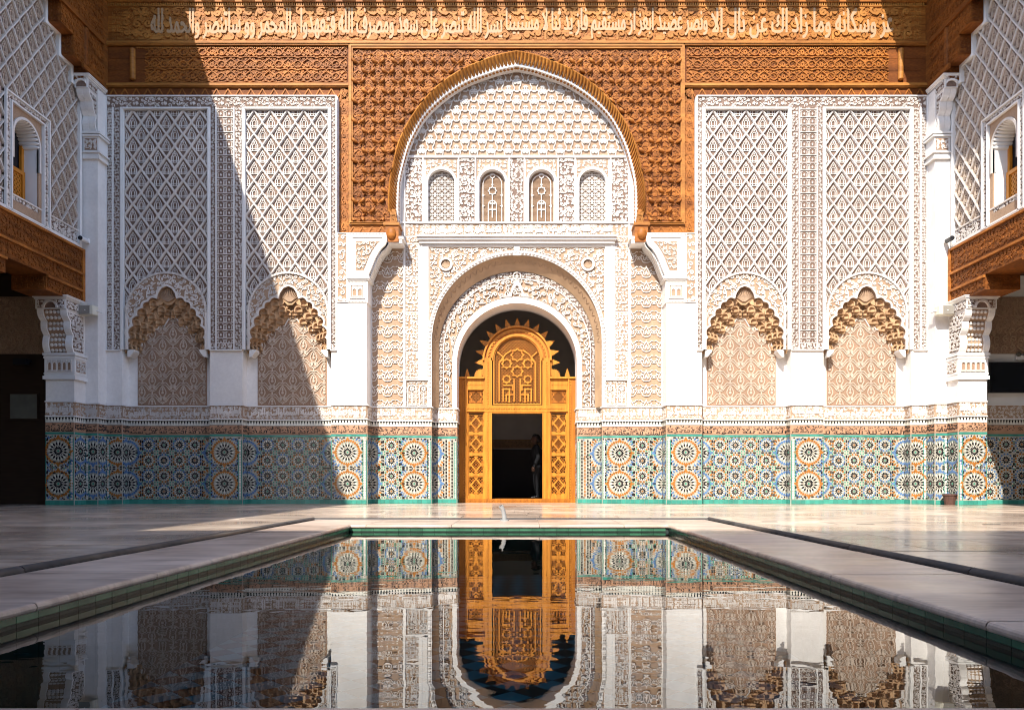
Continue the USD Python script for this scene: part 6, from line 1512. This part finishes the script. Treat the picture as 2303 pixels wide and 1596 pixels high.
def standing(T, x, y, h=1.78):
    """person standing in profile, facing -u"""
    k = h / 1.78
    J = {'hip': (0, 0, .95, .13), 'wst': (-.0, 0, 1.1, .125), 'chs': (-.02, 0, 1.32, .14), 'sl': (-.01, -.17, 1.43, .065), 'sr': (-.01, .17, 1.43, .065), 'nk': (-.03, 0, 1.5, .058), 'hd0': (-.055, 0, 1.585, .068), 'hd1': (-.04, 0, 1.675, .098), 'jaw': (-.095, 0, 1.575, .042), 'brow': (-.10, 0, 1.67, .055), 'nose': (-.165, 0, 1.632, .014), 'nb': (-.148, 0, 1.665, .012), 'earl': (-.035, -.098, 1.63, .02), 'earr': (-.035, .098, 1.63, .02), 'chin': (-.125, 0, 1.555, .022), 'lip': (-.142, 0, 1.588, .016)}
    for q, n in ((-1, 'l'), (1, 'r')):
        J.update({'h' + n: (0, q * .10, .90, .10), 'k' + n: (-.03, q * .10, .50, .062), 'a' + n: (.02, q * .10, .09, .042), 't' + n: (-.17, q * .11, .035, .034), 'f' + n: (.03, q * .10, .04, .038), 'e' + n: (.03, q * .24, 1.15, .045), 'w' + n: (-.07, q * .25, .92, .032)})
    B = [('hip', 'wst'), ('wst', 'chs'), ('chs', 'sl', 'sr'), ('chs', 'nk'), ('nk', 'hd0'), ('hd0', 'hd1'), ('hd0', 'jaw', 'brow', 'hd1'), ('nb', 'nose'), ('nose', 'brow'), ('jaw', 'chin'), ('chin', 'lip'), ('earl', 'hd1'), ('earr', 'hd1')]
    for q, n in ((-1, 'l'), (1, 'r')):
        B += [('hip', 'h' + n), ('h' + n, 'k' + n), ('k' + n, 'a' + n), ('a' + n, 'f' + n), ('f' + n, 't' + n), ('s' + n, 'e' + n), ('e' + n, 'w' + n)]
        B += hand(J, J['w' + n][:3], (-.25, 0, -1), (-1, 0, .25), 'hand' + n)
    v, f = bones(J, B, .022); emit(T, 'body', (v * k + [x, y, 0], f), 'skin', smooth=60)
    C = {n: (p[0], p[1], p[2], p[3] + .013) for n, p in J.items()}; C['hem'] = (0, 0, .86, .155)
    v, f = bones(C, [('wst', 'chs'), ('chs', 'sl', 'sr'), ('hem', 'wst')] + [(a + n, b + n) for n in 'lr' for a, b in (('s', 'e'), ('e', 'w'))], .03); emit(T, 'jacket', (v * k + [x, y, 0], f), 'cloth_dark', smooth=60)
    v, f = bones(C, [('hip', 'h' + n) for n in 'lr'] + [(a + n, b + n) for n in 'lr' for a, b in (('h', 'k'), ('k', 'a'))], .03); emit(T, 'trousers', (v * k + [x, y, 0], f), 'cloth_dark', smooth=60)
    v, f = bones({n: (p[0], p[1], p[2], p[3] + .012) for n, p in J.items()}, [('a' + n, 'f' + n, 't' + n) for n in 'lr'], .02); emit(T, 'shoes', (v * k + [x, y, .004], f), 'plastic_black', smooth=60)
    H = {'a': (-.0, 0, 1.70, .098), 'b': (.03, 0, 1.64, .088), 'c': (-.05, 0, 1.725, .083)}; v, f = bones(H, [('a', 'b'), ('a', 'c')], .025); emit(T, 'hair', (v * k + [x, y, 0], f), 'hair', smooth=60)
T = thing('person', 'dark silhouette of a person standing in profile just inside the doorway', 'person')
standing(T, .55, 4.5, 1.92)
T = thing('person', 'person in a pale robe seated on the paving at the right edge of the picture', 'person')
ox, oy = 4.66, -12.35
J = {'hip': (0, 0, .16, .15), 'wst': (.0, 0, .38, .14), 'chs': (0, 0, .56, .15), 'sl': (-.04, -.19, .66, .065), 'sr': (-.04, .19, .66, .065), 'nk': (-.02, 0, .74, .058), 'hd0': (-.04, 0, .82, .068), 'hd1': (-.03, 0, .91, .098), 'jaw': (-.09, 0, .815, .042), 'brow': (-.09, 0, .905, .055), 'nose': (-.152, 0, .868, .014), 'nb': (-.135, 0, .9, .012), 'chin': (-.115, 0, .79, .022), 'kl': (-.44, -.14, .13, .075), 'kr': (-.40, .22, .13, .075), 'al': (-.14, .10, .06, .05), 'ar': (-.16, -.12, .06, .05), 'el': (-.10, -.28, .42, .045), 'er': (-.10, .28, .42, .045), 'wl': (-.28, -.18, .26, .032), 'wr': (-.28, .20, .26, .032)}
B = [('hip', 'wst'), ('wst', 'chs'), ('chs', 'sl', 'sr'), ('chs', 'nk'), ('nk', 'hd0'), ('hd0', 'hd1'), ('hd0', 'jaw', 'brow', 'hd1'), ('nb', 'nose'), ('jaw', 'chin'), ('hip', 'kl'), ('hip', 'kr'), ('kl', 'al'), ('kr', 'ar'), ('sl', 'el'), ('sr', 'er'), ('el', 'wl'), ('er', 'wr')]
B += hand(J, J['wl'][:3], (-1, .1, -.3), (0, 1, 0), 'hl') + hand(J, J['wr'][:3], (-1, -.1, -.3), (0, -1, 0), 'hr')
v, f = bones(J, B, .024); emit(T, 'body', (v + [ox, oy, .0], f), 'skin', smooth=60)
C = {n: (p[0], p[1], p[2], p[3] + .02) for n, p in J.items()}; v, f = bones(C, [('hip', 'wst'), ('wst', 'chs'), ('chs', 'sl', 'sr'), ('hip', 'kl', 'al'), ('hip', 'kr', 'ar'), ('sl', 'el'), ('sr', 'er'), ('el', 'wl'), ('er', 'wr'), ('kl', 'al', 'kr', 'ar')], .03); emit(T, 'robe', (v + [ox, oy, .015], f), 'cloth_white', smooth=60)
v, f = bones({'a': (.0, 0, .93, .105), 'b': (.04, 0, .87, .095)}, [('a', 'b')], .03); emit(T, 'hair', (v + [ox, oy, 0], f), 'hair', smooth=60)

# ------------------------------------------------------------------ put each thing's origin at its base
for x in list(stage.GetPrimAtPath('/World').GetChildren()):
    if not x.IsA(UsdGeom.Xform): continue
    ms = [UsdGeom.Mesh(c) for c in Usd.PrimRange(x) if c.IsA(UsdGeom.Mesh)]
    P = [np.array(m.GetPointsAttr().Get()) for m in ms]
    if not P: continue
    lo = np.min([p.min(0) for p in P], 0); hi = np.max([p.max(0) for p in P], 0); o = np.array([(lo[0] + hi[0]) / 2, (lo[1] + hi[1]) / 2, lo[2]])
    UsdGeom.Xformable(x).AddTranslateOp().Set(Gf.Vec3d(*map(float, o)))
    for m, p in zip(ms, P): m.GetPointsAttr().Set(Vt.Vec3fArray.FromNumpy((p - o).astype(np.float32)))
